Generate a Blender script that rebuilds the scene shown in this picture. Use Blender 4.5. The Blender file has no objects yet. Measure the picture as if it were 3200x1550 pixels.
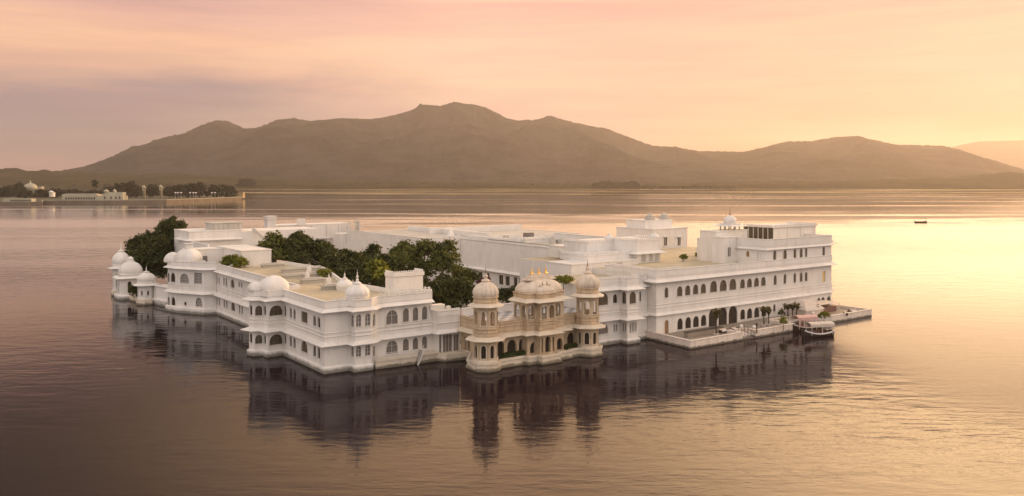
import bpy, math, random
import numpy as np
from mathutils import Vector, noise
random.seed(7); rng = np.random.default_rng(7)
S = bpy.context.scene; COL = S.collection; R = math.radians
# ---------------------------------------------------------------- camera
F = 2642.0; HZ = 560.0; CH = 30.0        # survey constants (focal length in picture widths, eye level, eye height)
cam = bpy.data.cameras.new('camera'); co = bpy.data.objects.new('camera', cam); COL.objects.link(co)
co.location = (0, 0, CH); co.rotation_euler = (R(90), 0, 0)
cam.sensor_width = 36; cam.lens = 36 * F / 3200; cam.shift_y = -(775 - HZ) / 3200
cam.clip_start = 0.5; cam.clip_end = 40000
S.camera = co
# ---------------------------------------------------------------- render / exposure
S.view_settings.view_transform = 'Standard'; S.view_settings.look = 'None'
S.view_settings.exposure = 0; S.view_settings.gamma = 1
S.render.engine = 'CYCLES'
S.cycles.max_bounces = 6; S.cycles.diffuse_bounces = 3; S.cycles.glossy_bounces = 4
S.cycles.transmission_bounces = 4; S.cycles.volume_bounces = 0; S.cycles.transparent_max_bounces = 8
S.cycles.caustics_reflective = False; S.cycles.caustics_refractive = False
# ---------------------------------------------------------------- node helpers
class NT:
    def __init__(s, tree): s.t = tree; s.t.nodes.clear()
    def n(s, typ, **kw):
        nd = s.t.nodes.new(typ)
        for k, v in kw.items(): setattr(nd, k, v)
        return nd
    def l(s, a, b): s.t.links.new(a, b)
    def math(s, op, a, b=None, c=None, clamp=False):
        nd = s.n('ShaderNodeMath', operation=op); nd.use_clamp = clamp
        for i, x in enumerate((a, b, c)):
            if x is None: continue
            if isinstance(x, (int, float)): nd.inputs[i].default_value = x
            else: s.l(x, nd.inputs[i])
        return nd.outputs[0]
    def mix(s, f, a, b, blend='MIX'):
        nd = s.n('ShaderNodeMix', data_type='RGBA', blend_type=blend); nd.clamp_result = False
        for i, x in ((0, f), (6, a), (7, b)):
            if isinstance(x, (int, float)): nd.inputs[i].default_value = x
            elif isinstance(x, tuple): nd.inputs[i].default_value = (*x[:3], 1)
            else: s.l(x, nd.inputs[i])
        return nd.outputs[2]
    def ramp(s, f, stops, interp='LINEAR'):
        nd = s.n('ShaderNodeValToRGB'); cr = nd.color_ramp; cr.interpolation = interp
        while len(cr.elements) < len(stops): cr.elements.new(0.5)
        for e, (p, c) in zip(cr.elements, stops): e.position = p; e.color = (*c[:3], 1)
        s.l(f, nd.inputs[0]); return nd.outputs[0]
    def rng(s, f, a, b, c, d, smooth=False):
        nd = s.n('ShaderNodeMapRange'); nd.interpolation_type = 'SMOOTHSTEP' if smooth else 'LINEAR'
        s.l(f, nd.inputs[0])
        for i, x in zip((1, 2, 3, 4), (a, b, c, d)): nd.inputs[i].default_value = x
        return nd.outputs[0]
    def noise(s, vec, scale, detail=3, rough=0.5, dist=0):
        nd = s.n('ShaderNodeTexNoise'); nd.inputs['Scale'].default_value = scale
        nd.inputs['Detail'].default_value = detail; nd.inputs['Roughness'].default_value = rough
        nd.inputs['Distortion'].default_value = dist
        s.l(vec, nd.inputs['Vector']); return nd.outputs['Fac']
    def scale(s, vec, sc, rot=0.0):
        nd = s.n('ShaderNodeMapping'); nd.inputs['Scale'].default_value = sc
        nd.inputs['Rotation'].default_value = (0, 0, rot); s.l(vec, nd.inputs['Vector']); return nd.outputs[0]
def lin(r, g, b):
    f = lambda c: (c / 255 / 12.92) if c <= 10 else (((c / 255) + 0.055) / 1.055) ** 2.4
    return (f(r), f(g), f(b))
# ---------------------------------------------------------------- sky and sun
SUN_AZ, SUN_EL = R(44), R(7)              # right of the view direction, low behind the hills
W = bpy.data.worlds.new('World'); S.world = W; W.use_nodes = True
w = NT(W.node_tree)
tc = w.n('ShaderNodeTexCoord').outputs['Generated']
sp = w.n('ShaderNodeSeparateXYZ'); w.l(tc, sp.inputs[0])
X, Y, Z = sp.outputs
hor = w.math('SQRT', w.math('ADD', w.math('MULTIPLY', X, X), w.math('MULTIPLY', Y, Y)))
el = w.math('DIVIDE', Z, w.math('MAXIMUM', hor, 0.02))             # tangent of elevation
az = w.math('ARCTAN2', X, Y)                                        # 0 ahead, + to the right
# layered cloud bands: warp elevation with stretched noise
comb = w.n('ShaderNodeCombineXYZ'); w.l(az, comb.inputs[0]); w.l(el, comb.inputs[1])
tilt = w.scale(comb.outputs[0], (2.2, 11.0, 1.0), R(5))
n1 = w.noise(tilt, 1.3, 5, 0.55, 0.4)
n2 = w.noise(w.scale(comb.outputs[0], (3.0, 34.0, 1.0), R(4)), 1.6, 4, 0.55, 0.3)
elw = w.math('ADD', el, w.math('ADD', w.math('MULTIPLY', w.math('SUBTRACT', n1, 0.5), 0.09),
                                w.math('MULTIPLY', w.math('SUBTRACT', n2, 0.5), 0.04)))
e1 = w.rng(elw, 0.0, 0.24, 0.0, 1.0)
left = w.ramp(e1, [(0.0, lin(196,150,138)), (0.10, lin(160,134,130)), (0.22, lin(130,122,128)), (0.38, lin(168,142,140)),
                   (0.50, lin(228,178,150)), (0.62, lin(250,196,156)), (0.76, lin(232,178,156)), (1.0, lin(184,146,144))], 'LINEAR')
mid = w.ramp(e1, [(0.0, lin(246,196,150)), (0.20, lin(238,190,166)), (0.34, lin(244,196,166)), (0.50, lin(255,208,170)),
                  (0.66, lin(255,206,172)), (0.85, lin(250,192,166)), (1.0, lin(232,180,162))], 'LINEAR')
right = w.ramp(e1, [(0.0, lin(225,160,112)), (0.14, lin(228,178,134)), (0.28, lin(242,202,162)), (0.45, lin(252,216,176)),
                    (0.7, lin(255,218,178)), (0.9, lin(252,206,176)), (1.0, lin(244,202,180))], 'LINEAR')
azs = w.math('ADD', az, w.math('MULTIPLY', w.math('SUBTRACT', n1, 0.5), 0.25))
front = w.mix(w.rng(azs, -0.42, 0.02, 0, 1, True), left, mid)
front = w.mix(w.rng(azs, 0.02, 0.30, 0, 1, True), front, right)
n3 = w.noise(w.scale(comb.outputs[0], (2.0, 26.0, 1.0), R(-7)), 2.0, 6, 0.6, 0.5)
stw = w.rng(n3, 0.30, 0.72, 0, 1, True)
front = w.mix(1.0, front, w.mix(stw, (0.95, 0.92, 0.95), (1.03, 1.05, 1.02)), 'MULTIPLY')
# brightness above the frame: the open, brighter sky the lake mirrors
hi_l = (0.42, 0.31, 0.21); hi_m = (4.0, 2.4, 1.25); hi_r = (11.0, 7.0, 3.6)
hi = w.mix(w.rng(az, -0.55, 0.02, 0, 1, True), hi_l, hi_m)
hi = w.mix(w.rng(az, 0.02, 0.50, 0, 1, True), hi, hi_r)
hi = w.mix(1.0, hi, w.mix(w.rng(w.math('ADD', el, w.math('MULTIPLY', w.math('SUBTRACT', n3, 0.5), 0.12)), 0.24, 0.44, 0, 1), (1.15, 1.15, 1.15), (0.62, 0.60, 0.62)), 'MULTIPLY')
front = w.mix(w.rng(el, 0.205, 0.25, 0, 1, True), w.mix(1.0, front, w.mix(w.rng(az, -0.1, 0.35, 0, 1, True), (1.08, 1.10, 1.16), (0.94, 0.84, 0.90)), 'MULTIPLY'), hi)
# zenith and the sky behind the camera: warm, brightened behind to fill the facades
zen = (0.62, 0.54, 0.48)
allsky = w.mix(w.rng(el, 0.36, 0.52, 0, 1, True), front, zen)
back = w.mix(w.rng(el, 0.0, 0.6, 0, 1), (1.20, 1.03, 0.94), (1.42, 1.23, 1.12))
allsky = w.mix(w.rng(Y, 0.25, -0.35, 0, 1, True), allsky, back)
sky = w.n('ShaderNodeTexSky'); sky.sky_type = 'NISHITA'; sky.sun_disc = False
sky.sun_elevation = SUN_EL; sky.sun_rotation = SUN_AZ; sky.altitude = 600; sky.dust_density = 2.0
b1 = w.n('ShaderNodeBackground'); w.l(sky.outputs[0], b1.inputs[0]); b1.inputs[1].default_value = 0.05
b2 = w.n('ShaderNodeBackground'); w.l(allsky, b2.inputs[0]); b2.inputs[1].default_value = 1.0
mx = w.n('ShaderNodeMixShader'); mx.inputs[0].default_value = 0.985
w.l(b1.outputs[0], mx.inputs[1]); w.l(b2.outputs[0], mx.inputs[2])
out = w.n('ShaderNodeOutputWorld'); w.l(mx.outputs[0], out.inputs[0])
sl = bpy.data.lights.new('sun', 'SUN'); sl.energy = 3.8; sl.angle = R(10); sl.color = (1.0, 0.60, 0.28)
so = bpy.data.objects.new('sun', sl); COL.objects.link(so)
sd = Vector((math.sin(SUN_AZ) * math.cos(SUN_EL), math.cos(SUN_AZ) * math.cos(SUN_EL), math.sin(SUN_EL)))
so.rotation_euler = sd.to_track_quat('Z', 'Y').to_euler(); so.location = (300, 300, 200)
# ---------------------------------------------------------------- survey helpers
_n = math.hypot(3600, 2642); UX, UY = 3600 / _n, 2642 / _n; TH = math.atan2(UY, UX)
VX, VY = -UY, UX
C0 = ((1015 - 1600) / F * (CH * F / 608), CH * F / 608)
def toW(p): return (C0[0] + p[0] * UX + p[1] * VX, C0[1] + p[0] * UY + p[1] * VY)
def toP(q):
    dx, dy = q[0] - C0[0], q[1] - C0[1]; return (dx * UX + dy * UY, dx * VX + dy * VY)
def G(px, py, z=0.0):
    y = (CH - z) * F / (py - HZ); return toP(((px - 1600) / F * y, y))
def dep(p): return toW(p)[1]
def zat(py, y): return CH - (py - HZ) / F * y
def hit(px, a, b):
    """distance along a->b (plan) where the sight line of column px meets it"""
    k = (px - 1600) / F; A = toW(a); B = toW(b); dx, dy = B[0] - A[0], B[1] - A[1]
    L = math.hypot(dx, dy); dx /= L; dy /= L
    t = (k * A[1] - A[0]) / (dx - k * dy); return t, A[1] + t * dy
def onv(px, v): t, y = hit(px, (0, v), (1, v)); return t, y
def onu(px, u): t, y = hit(px, (u, 0), (u, 1)); return t, y
# ---------------------------------------------------------------- materials
MAT = {}
def mat(name, col, rough=0.8, var=0.0, vscale=1.0, bump=0.0, bscale=4.0, metal=0.0, streak=0.0, stain=None, spec=0.5):
    m = bpy.data.materials.new(name); m.use_nodes = True; t = NT(m.node_tree)
    o = t.n('ShaderNodeOutputMaterial'); b = t.n('ShaderNodeBsdfPrincipled'); t.l(b.outputs[0], o.inputs[0])
    b.inputs['Roughness'].default_value = rough; b.inputs['Metallic'].default_value = metal
    b.inputs['Specular IOR Level'].default_value = spec
    pos = t.n('ShaderNodeNewGeometry').outputs['Position']; c = col
    if var:
        f = t.noise(pos, vscale, 5, 0.6)
        c = t.mix(t.rng(f, 0.3, 0.7, 0, 1), tuple(x * (1 - var) for x in col), tuple(min(1, x * (1 + var * 0.5)) for x in col))
    if streak:
        f = t.noise(t.scale(pos, (0.8, 0.8, 0.14)), 1.0, 6, 0.7)
        c = t.mix(t.rng(f, 0.47, 0.72, 0, streak, True), c, tuple(x * 0.62 for x in (col[0], col[1] * 0.96, col[2] * 0.9)))
    if stain:
        z0, z1, sc, am = stain
        s3 = t.n('ShaderNodeSeparateXYZ'); t.l(pos, s3.inputs[0])
        zz = t.math('ADD', s3.outputs[2], t.math('MULTIPLY', t.math('SUBTRACT', t.noise(pos, 0.9, 4, 0.7), 0.5), 0.9))
        c = t.mix(t.rng(zz, z0, z1, am, 0, True), c, sc)
    if isinstance(c, tuple): b.inputs['Base Color'].default_value = (*c, 1)
    else: t.l(c, b.inputs['Base Color'])
    if bump:
        bp = t.n('ShaderNodeBump'); bp.inputs['Strength'].default_value = bump; bp.inputs['Distance'].default_value = 0.05
        t.l(t.noise(pos, bscale, 4, 0.6), bp.inputs['Height']); t.l(bp.outputs[0], b.inputs['Normal'])
    MAT[name] = m; return m
mat('plaster', (0.75, 0.72, 0.685), 0.75, 0.08, 0.30, 0.3, 3.0, streak=0.32, stain=(0.25, 0.8, (0.09, 0.085, 0.06), 0.8))
mat('plaster_roof', (0.52, 0.49, 0.44), 0.8, 0.2, 0.25, 0.25, 3.0, streak=0.4)
mat('roof_terrace', (0.50, 0.425, 0.30), 0.85, 0.22, 0.16, 0.2, 2.0)
mat('stone', (0.57, 0.445, 0.305), 0.8, 0.26, 0.8, 0.5, 4.0, streak=0.85)
mat('stone_dome', (0.66, 0.57, 0.47), 0.75, 0.12, 0.9, 0.3, 4.0, streak=0.8)
mat('pale_stone', (0.66, 0.58, 0.47), 0.75, 0.1, 0.7, 0.3, 4.0, streak=0.4, stain=(0.25, 0.6, (0.09, 0.08, 0.05), 0.85))
mat('quay_stone', (0.76, 0.67, 0.59), 0.8, 0.16, 0.6, 0.3, 3.0, streak=0.6, stain=(0.2, 0.5, (0.07, 0.06, 0.045), 0.9))
mat('paving', (0.27, 0.23, 0.19), 0.7, 0.15, 0.5, 0.2, 3.0)
mat('glass', (0.045, 0.035, 0.025), 0.12, 0.0, spec=0.6)
mat('glass_curtain', (0.085, 0.066, 0.038), 0.35, 0.3, 1.2)
mat('glass_sunset_glow', (0.75, 0.50, 0.14), 0.4)  # sunset glow seen through the window, put into the pane colour
mat('glass_grey', (0.19, 0.17, 0.155), 0.25, 0.2, 1.2)
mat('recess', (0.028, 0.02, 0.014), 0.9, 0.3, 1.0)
mat('white_metal', (0.7, 0.68, 0.64), 0.4)
mat('mull_brown', (0.22, 0.17, 0.12), 0.6)
mat('dark_wood', (0.07, 0.035, 0.02), 0.5, 0.3, 3.0)
mat('wood', (0.30, 0.17, 0.08), 0.6, 0.25, 3.0)
mat('gold', (0.75, 0.42, 0.08), 0.3, metal=0.8)
mat('copper', (0.20, 0.09, 0.05), 0.5, metal=0.3)
mat('bark', (0.07, 0.05, 0.035), 0.9, 0.3, 4.0, 0.5, 8.0)
mat('canvas', (0.60, 0.52, 0.45), 0.85, 0.08, 1.0)
mat('pink_cloth', (0.62, 0.40, 0.36), 0.8, 0.12, 2.0)
mat('red_paint', (0.20, 0.10, 0.085), 0.5, 0.2, 3.0)
mat('hull_dark', (0.035, 0.022, 0.018), 0.3)
mat('pot', (0.62, 0.58, 0.55), 0.6, 0.1, 2.0)
mat('hedge', (0.035, 0.050, 0.018), 0.8, 0.3, 3.0, 0.6, 6.0)
mat('cloth_white', (0.75, 0.72, 0.70), 0.9)
def checker_mat():
    m = bpy.data.materials.new('checker_marble'); m.use_nodes = True; t = NT(m.node_tree)
    o = t.n('ShaderNodeOutputMaterial'); b = t.n('ShaderNodeBsdfPrincipled'); t.l(b.outputs[0], o.inputs[0])
    pos = t.n('ShaderNodeNewGeometry').outputs['Position']
    ck = t.n('ShaderNodeTexChecker'); ck.inputs['Scale'].default_value = 1.0
    mp = t.n('ShaderNodeMapping'); mp.vector_type = 'TEXTURE'; mp.inputs['Rotation'].default_value = (0, 0, TH)
    mp.inputs['Scale'].default_value = (1.25, 1.25, 1000)
    t.l(pos, mp.inputs[0]); t.l(mp.outputs[0], ck.inputs['Vector'])
    ck.inputs[1].default_value = (0.62, 0.60, 0.60, 1); ck.inputs[2].default_value = (0.20, 0.21, 0.24, 1)
    t.l(ck.outputs[0], b.inputs['Base Color']); b.inputs['Roughness'].default_value = 0.45
    MAT['checker_marble'] = m
checker_mat()
def leaf_mat(name, dark, light, tr=0.25):
    m = bpy.data.materials.new(name); m.use_nodes = True; t = NT(m.node_tree)
    o = t.n('ShaderNodeOutputMaterial'); b = t.n('ShaderNodeBsdfPrincipled')
    g = t.n('ShaderNodeNewGeometry')
    c1 = t.rng(t.noise(g.outputs['Position'], 0.35, 3, 0.6), 0.35, 0.68, 0, 1)
    f = t.math('ADD', t.math('MULTIPLY', g.outputs['Random Per Island'], 0.42), t.math('MULTIPLY', c1, 0.68))
    c = t.mix(f, dark, light); t.l(c, b.inputs['Base Color']); b.inputs['Roughness'].default_value = 0.55
    b.inputs['Specular IOR Level'].default_value = 0.3
    tl = t.n('ShaderNodeBsdfTranslucent'); t.l(t.mix(1.0, c, (1.5, 1.35, 0.6), 'MULTIPLY'), tl.inputs[0])
    ms = t.n('ShaderNodeMixShader'); ms.inputs[0].default_value = tr
    t.l(b.outputs[0], ms.inputs[1]); t.l(tl.outputs[0], ms.inputs[2]); t.l(ms.outputs[0], o.inputs[0]); MAT[name] = m
leaf_mat('leaf_dark', (0.011, 0.021, 0.004), (0.078, 0.092, 0.018), .3)
leaf_mat('leaf_mid', (0.020, 0.034, 0.006), (0.14, 0.15, 0.03), .3)
leaf_mat('leaf_lime', (0.06, 0.085, 0.006), (0.22, 0.22, 0.015))
leaf_mat('leaf_red', (0.06, 0.012, 0.02), (0.16, 0.04, 0.05))
leaf_mat('leaf_palm', (0.05, 0.045, 0.02), (0.14, 0.12, 0.05))
leaf_mat('leaf_far', (0.008, 0.012, 0.004), (0.040, 0.042, 0.014))
# ---------------------------------------------------------------- mesh builder (plan coordinates u, v, z)
class MB:
    def __init__(s): s.v = []; s.f = []; s.sm = False
    def add(s, pts): i = len(s.v); s.v.extend(pts); return i
    def quad(s, a, b, c, d): i = s.add([a, b, c, d]); s.f.append((i, i+1, i+2, i+3))
    def poly(s, pts): i = s.add(pts); s.f.append(tuple(range(i, i + len(pts))))
    def box(s, u0, u1, v0, v1, z0, z1): s.prism([(u0, v0), (u1, v0), (u1, v1), (u0, v1)], z0, z1)
    def prism(s, p, z0, z1, p2=None):
        p2 = p2 or p; n = len(p)
        i = s.add([(a, b, z0) for a, b in p] + [(a, b, z1) for a, b in p2])
        s.f.append(tuple(range(i + n - 1, i - 1, -1))); s.f.append(tuple(range(i + n, i + 2 * n)))
        for k in range(n): j = (k + 1) % n; s.f.append((i + k, i + j, i + n + j, i + n + k))
    def bar(s, a, b, w, h=None):
        h = h or w; a = Vector(a); b = Vector(b); d = (b - a).normalized()
        x = d.cross(Vector((0, 0, 1)))
        if x.length < 1e-3: x = Vector((1, 0, 0))
        x.normalize(); y = d.cross(x).normalized(); x *= w / 2; y *= h / 2
        i = s.add([tuple(p + q) for p in (a, b) for q in (-x - y, x - y, x + y, -x + y)])
        for q in ((0,1,2,3),(7,6,5,4),(0,4,5,1),(1,5,6,2),(2,6,7,3),(3,7,4,0)): s.f.append(tuple(i + k for k in q))
    def tube(s, pts, rad, n=6):
        rings = []
        for k, p in enumerate(pts):
            p = Vector(p); q = Vector(pts[min(k + 1, len(pts) - 1)]) - Vector(pts[max(k - 1, 0)]); q.normalize()
            x = q.cross(Vector((0.3, 0.1, 1)) if abs(q.z) < .9 else Vector((1, 0, 0))).normalized(); y = q.cross(x)
            r = rad[k] if isinstance(rad, (list, tuple)) else rad
            rings.append(s.add([tuple(p + (x * math.cos(a) + y * math.sin(a)) * r) for a in [6.2832 * j / n for j in range(n)]]))
        for a, b in zip(rings, rings[1:]):
            for j in range(n): l = (j + 1) % n; s.f.append((a + j, a + l, b + l, b + j))
        s.f.append(tuple(rings[0] + j for j in range(n))[::-1]); s.f.append(tuple(rings[-1] + j for j in range(n)))
    def lathe(s, cx, cy, prof, n=24, ribs=0, amp=0.0, phase=0.0, close=True):
        rings = []
        for r, z in prof:
            ring = []
            for j in range(n):
                a = 6.2831853 * j / n + phase
                rr = r * (1 + amp * (abs(math.cos(ribs * a / 2)) - 0.6)) if ribs else r
                ring.append((cx + rr * math.cos(a), cy + rr * math.sin(a), z))
            rings.append(s.add(ring))
        for a, b in zip(rings, rings[1:]):
            for j in range(n): l = (j + 1) % n; s.f.append((a + j, a + l, b + l, b + j))
        if close: s.f.append(tuple(rings[-1] + j for j in range(n))); s.f.append(tuple(rings[0] + j for j in range(n))[::-1])
    def bangla(s, cx, cy, hw, hd, z0, h, p=3.4, n=32, rot=0.0, sag=0.0):
        prof = [(1.0, 0), (1.035, .12), (1.02, .28), (.95, .45), (.83, .62), (.66, .77), (.46, .88), (.26, .95), (.10, .99)]
        rings = []
        for r, z in prof:
            ring = []
            for j in range(n):
                a = 6.2831853 * j / n; c, q = math.cos(a), math.sin(a)
                x = hw * r * math.copysign(abs(c) ** (2 / p), c); y = hd * r * math.copysign(abs(q) ** (2 / p), q)
                ring.append((cx + x * math.cos(rot) - y * math.sin(rot), cy + x * math.sin(rot) + y * math.cos(rot), z0 + h * z))
            rings.append(s.add(ring))
        for a, b in zip(rings, rings[1:]):
            for j in range(n): l = (j + 1) % n; s.f.append((a + j, a + l, b + l, b + j))
        s.f.append(tuple(rings[-1] + j for j in range(n)))
    def sweep(s, path, prof, closed=False):
        """prof: closed loop of (outward offset, z); outward is to the right of the travel direction"""
        n = len(path); rings = []
        for k in range(n):
            p = Vector(path[k][:2])
            d0 = (p - Vector(path[k - 1][:2])) if (k > 0 or closed) else None
            d1 = (Vector(path[(k + 1) % n][:2]) - p) if (k < n - 1 or closed) else None
            if d0 is not None and d0.length < 1e-4: d0 = None
            if d1 is not None and d1.length < 1e-4: d1 = None
            n0 = Vector((d0.y, -d0.x)).normalized() if d0 is not None else None
            n1 = Vector((d1.y, -d1.x)).normalized() if d1 is not None else None
            if n0 is None: m = n1
            elif n1 is None: m = n0
            else:
                m = n0 + n1
                m = m / max(0.35, m.dot(n0)) if m.length > 0.2 else n0
            rings.append(s.add([(p.x + m.x * o, p.y + m.y * o, z) for o, z in prof]))
        c = len(prof)
        for k in range(n if closed else n - 1):
            a, b = rings[k], rings[(k + 1) % n]
            for j in range(c): l = (j + 1) % c; s.f.append((a + j, b + j, b + l, a + l))
        if not closed: s.f.append(tuple(rings[0] + j for j in range(c))); s.f.append(tuple(rings[-1] + j for j in range(c))[::-1])
    def merlons(s, path, off, z, h=0.40, step=0.62, wd=0.34, th=0.22, rail=True, closed=False):
        pts = list(path) + ([path[0]] if closed else [])
        for a, b in zip(pts, pts[1:]):
            a = Vector(a[:2]); b = Vector(b[:2]); L = (b - a).length
            if L < 0.3: continue
            d = (b - a) / L; nn = Vector((d.y, -d.x)); m = max(1, int(L / step))
            for k in range(m):
                c = a + d * ((k + .5) * L / m) + nn * off; e = d * wd / 2; f = nn * th / 2
                s.prism([tuple(c - e - f), tuple(c + e - f), tuple(c + e + f), tuple(c - e + f)], z, z + h,
                        [tuple(c - e * .35 - f), tuple(c + e * .35 - f), tuple(c + e * .35 + f), tuple(c - e * .35 + f)])
            if rail:
                s.bar((*(a + nn * off), z + h * 0.62), (*(b + nn * off), z + h * 0.62), th * .7, 0.06)
class Thing:
    def __init__(s, name, label, cat, o=(0, 0, 0), group=None, rot=TH, kind=None):
        s.e = bpy.data.objects.new(name, None); COL.objects.link(s.e); s.o = o; s.rot = rot
        wx, wy = toW(o[:2]); s.e.location = (wx, wy, o[2]); s.e.rotation_euler = (0, 0, rot); s.e.empty_display_size = 0.5
        s.e['label'] = label; s.e['category'] = cat
        if group: s.e['group'] = group
    def part(s, name, mb, m, parent=None, smooth=False, kind=None, label=None):
        o = s.o; me = bpy.data.meshes.new(name)
        me.from_pydata([(a - o[0], b - o[1], c - o[2]) for a, b, c in mb.v], [], mb.f)
        me.materials.append(MAT[m]); ob = bpy.data.objects.new(name, me); COL.objects.link(ob); ob.parent = parent or s.e
        if smooth: me.polygons.foreach_set('use_smooth', [True] * len(me.polygons))
        if kind: ob['kind'] = kind
        if label: ob['label'] = label
        return ob
def struct(name, verts, faces, m, smooth=False):
    me = bpy.data.meshes.new(name); me.from_pydata(verts, [], faces); me.materials.append(m)
    ob = bpy.data.objects.new(name, me); COL.objects.link(ob); ob['kind'] = 'structure'
    if smooth: me.polygons.foreach_set('use_smooth', [True] * len(me.polygons))
    return ob
# ---------------------------------------------------------------- facades
def arch_pts(t0, t1, zb, zt, kind):
    w_ = t1 - t0; h = zt - zb
    if kind == 'rect': return [(t0, zt), (t1, zt)]
    ha = min(0.55 * w_, 0.6 * h) if kind != 'big' else min(0.5 * w_, 0.6 * h)
    zs = zt - ha; n = 10; P = []
    for i in range(n + 1):
        x = -1 + 2 * i / n; y = max(0.0, 1 - abs(x) ** 2.1) ** 0.55
        if kind in ('cusp', 'big') and 0 < i < n: y *= 1 - 0.07 * abs(math.sin(x * 2.6 * math.pi))
        P.append((t0 + w_ * (i / n), zs + ha * y))
    # shoulders: multifoil arches stand a little narrower than their jambs
    return P
def wall_seg(mb, a, b, z0, z1, ops, depth=0.32, off=0.0):
    a = Vector(a[:2]); b = Vector(b[:2]); L = (b - a).length; d = (b - a) / L; nn = Vector((d.y, -d.x))
    def P(t, z, dd=0.0): q = a + d * t + nn * (off - dd); return (q.x, q.y, z)
    t = 0.0
    for (t0, t1, zb, zt, kind) in sorted(ops):
        t0 = max(t + 0.02, t0); t1 = min(L - 0.02, t1)
        if t1 - t0 < 0.08: continue
        mb.quad(P(t, z0), P(t0, z0), P(t0, z1), P(t, z1))
        if zb > z0 + 1e-3: mb.quad(P(t0, z0), P(t1, z0), P(t1, zb), P(t0, zb))
        ar = arch_pts(t0, t1, zb, zt, kind)
        for p, q in zip(ar, ar[1:]): mb.quad(P(p[0], p[1]), P(q[0], q[1]), P(q[0], z1), P(p[0], z1))
        if depth:
            loop = [(t0, zb)] + ar + [(t1, zb)]
            for p, q in zip(loop, loop[1:] + loop[:1]):
                mb.quad(P(p[0], p[1]), P(q[0], q[1]), P(q[0], q[1], depth), P(p[0], p[1], depth))
        t = t1
    mb.quad(P(t, z0), P(L, z0), P(L, z1), P(t, z1))
def frame_mesh(mb, a, b, op, depth=0.32, wd=0.13, proud=0.05, mull=(1, 1), bar=0.07):
    a = Vector(a[:2]); b = Vector(b[:2]); d = (b - a).normalized(); nn = Vector((d.y, -d.x))
    def P(t, z, dd=0.0): q = a + d * t - nn * dd; return (q.x, q.y, z)
    t0, t1, zb, zt, kind = op; ar = arch_pts(t0, t1, zb, zt, kind)
    cx = (t0 + t1) / 2; loop = [(t0, zb)] + ar + [(t1, zb)]
    W2 = (t1 - t0) / 2; k1 = (W2 + wd) / W2; k2 = (zt - zb + wd) / (zt - zb)
    if wd:
        outl = [(cx + (p[0] - cx) * k1, zb + (p[1] - zb) * k2) for p in loop]
        for i in range(len(loop) - 1):
            p, q, r, s_ = loop[i], loop[i + 1], outl[i + 1], outl[i]
            mb.quad(P(p[0], p[1], -proud), P(q[0], q[1], -proud), P(r[0], r[1], -proud), P(s_[0], s_[1], -proud))
            mb.quad(P(s_[0], s_[1], -proud), P(r[0], r[1], -proud), P(r[0], r[1], -0.001), P(s_[0], s_[1], -0.001))
        q0 = P(t0 - wd, zb - 0.04, -proud - .03); q1 = P(t1 + wd, zb - 0.04, -proud - .03)
        mb.bar(q0, q1, 0.12, 0.10)
    for i in range(mull[0]):
        t = t0 + (t1 - t0) * (i + 1) / (mull[0] + 1); mb.bar(P(t, zb, depth - .05), P(t, zt - 0.02, depth - .05), bar, bar * .7)
    for i in range(mull[1]):
        z = zb + (zt - zb) * (0.62 if mull[1] == 1 else (i + 1) / (mull[1] + 1)); mb.bar(P(t0, z, depth - .06), P(t1, z, depth - .06), bar * .8, bar * .7)
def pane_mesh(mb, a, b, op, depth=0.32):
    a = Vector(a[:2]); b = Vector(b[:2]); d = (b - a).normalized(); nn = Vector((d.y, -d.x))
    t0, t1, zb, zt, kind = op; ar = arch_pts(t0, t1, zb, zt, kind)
    mb.poly([(*(a + d * t - nn * (depth - 0.01)), z) for t, z in [(t0, zb)] + ar + [(t1, zb)]])
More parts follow.
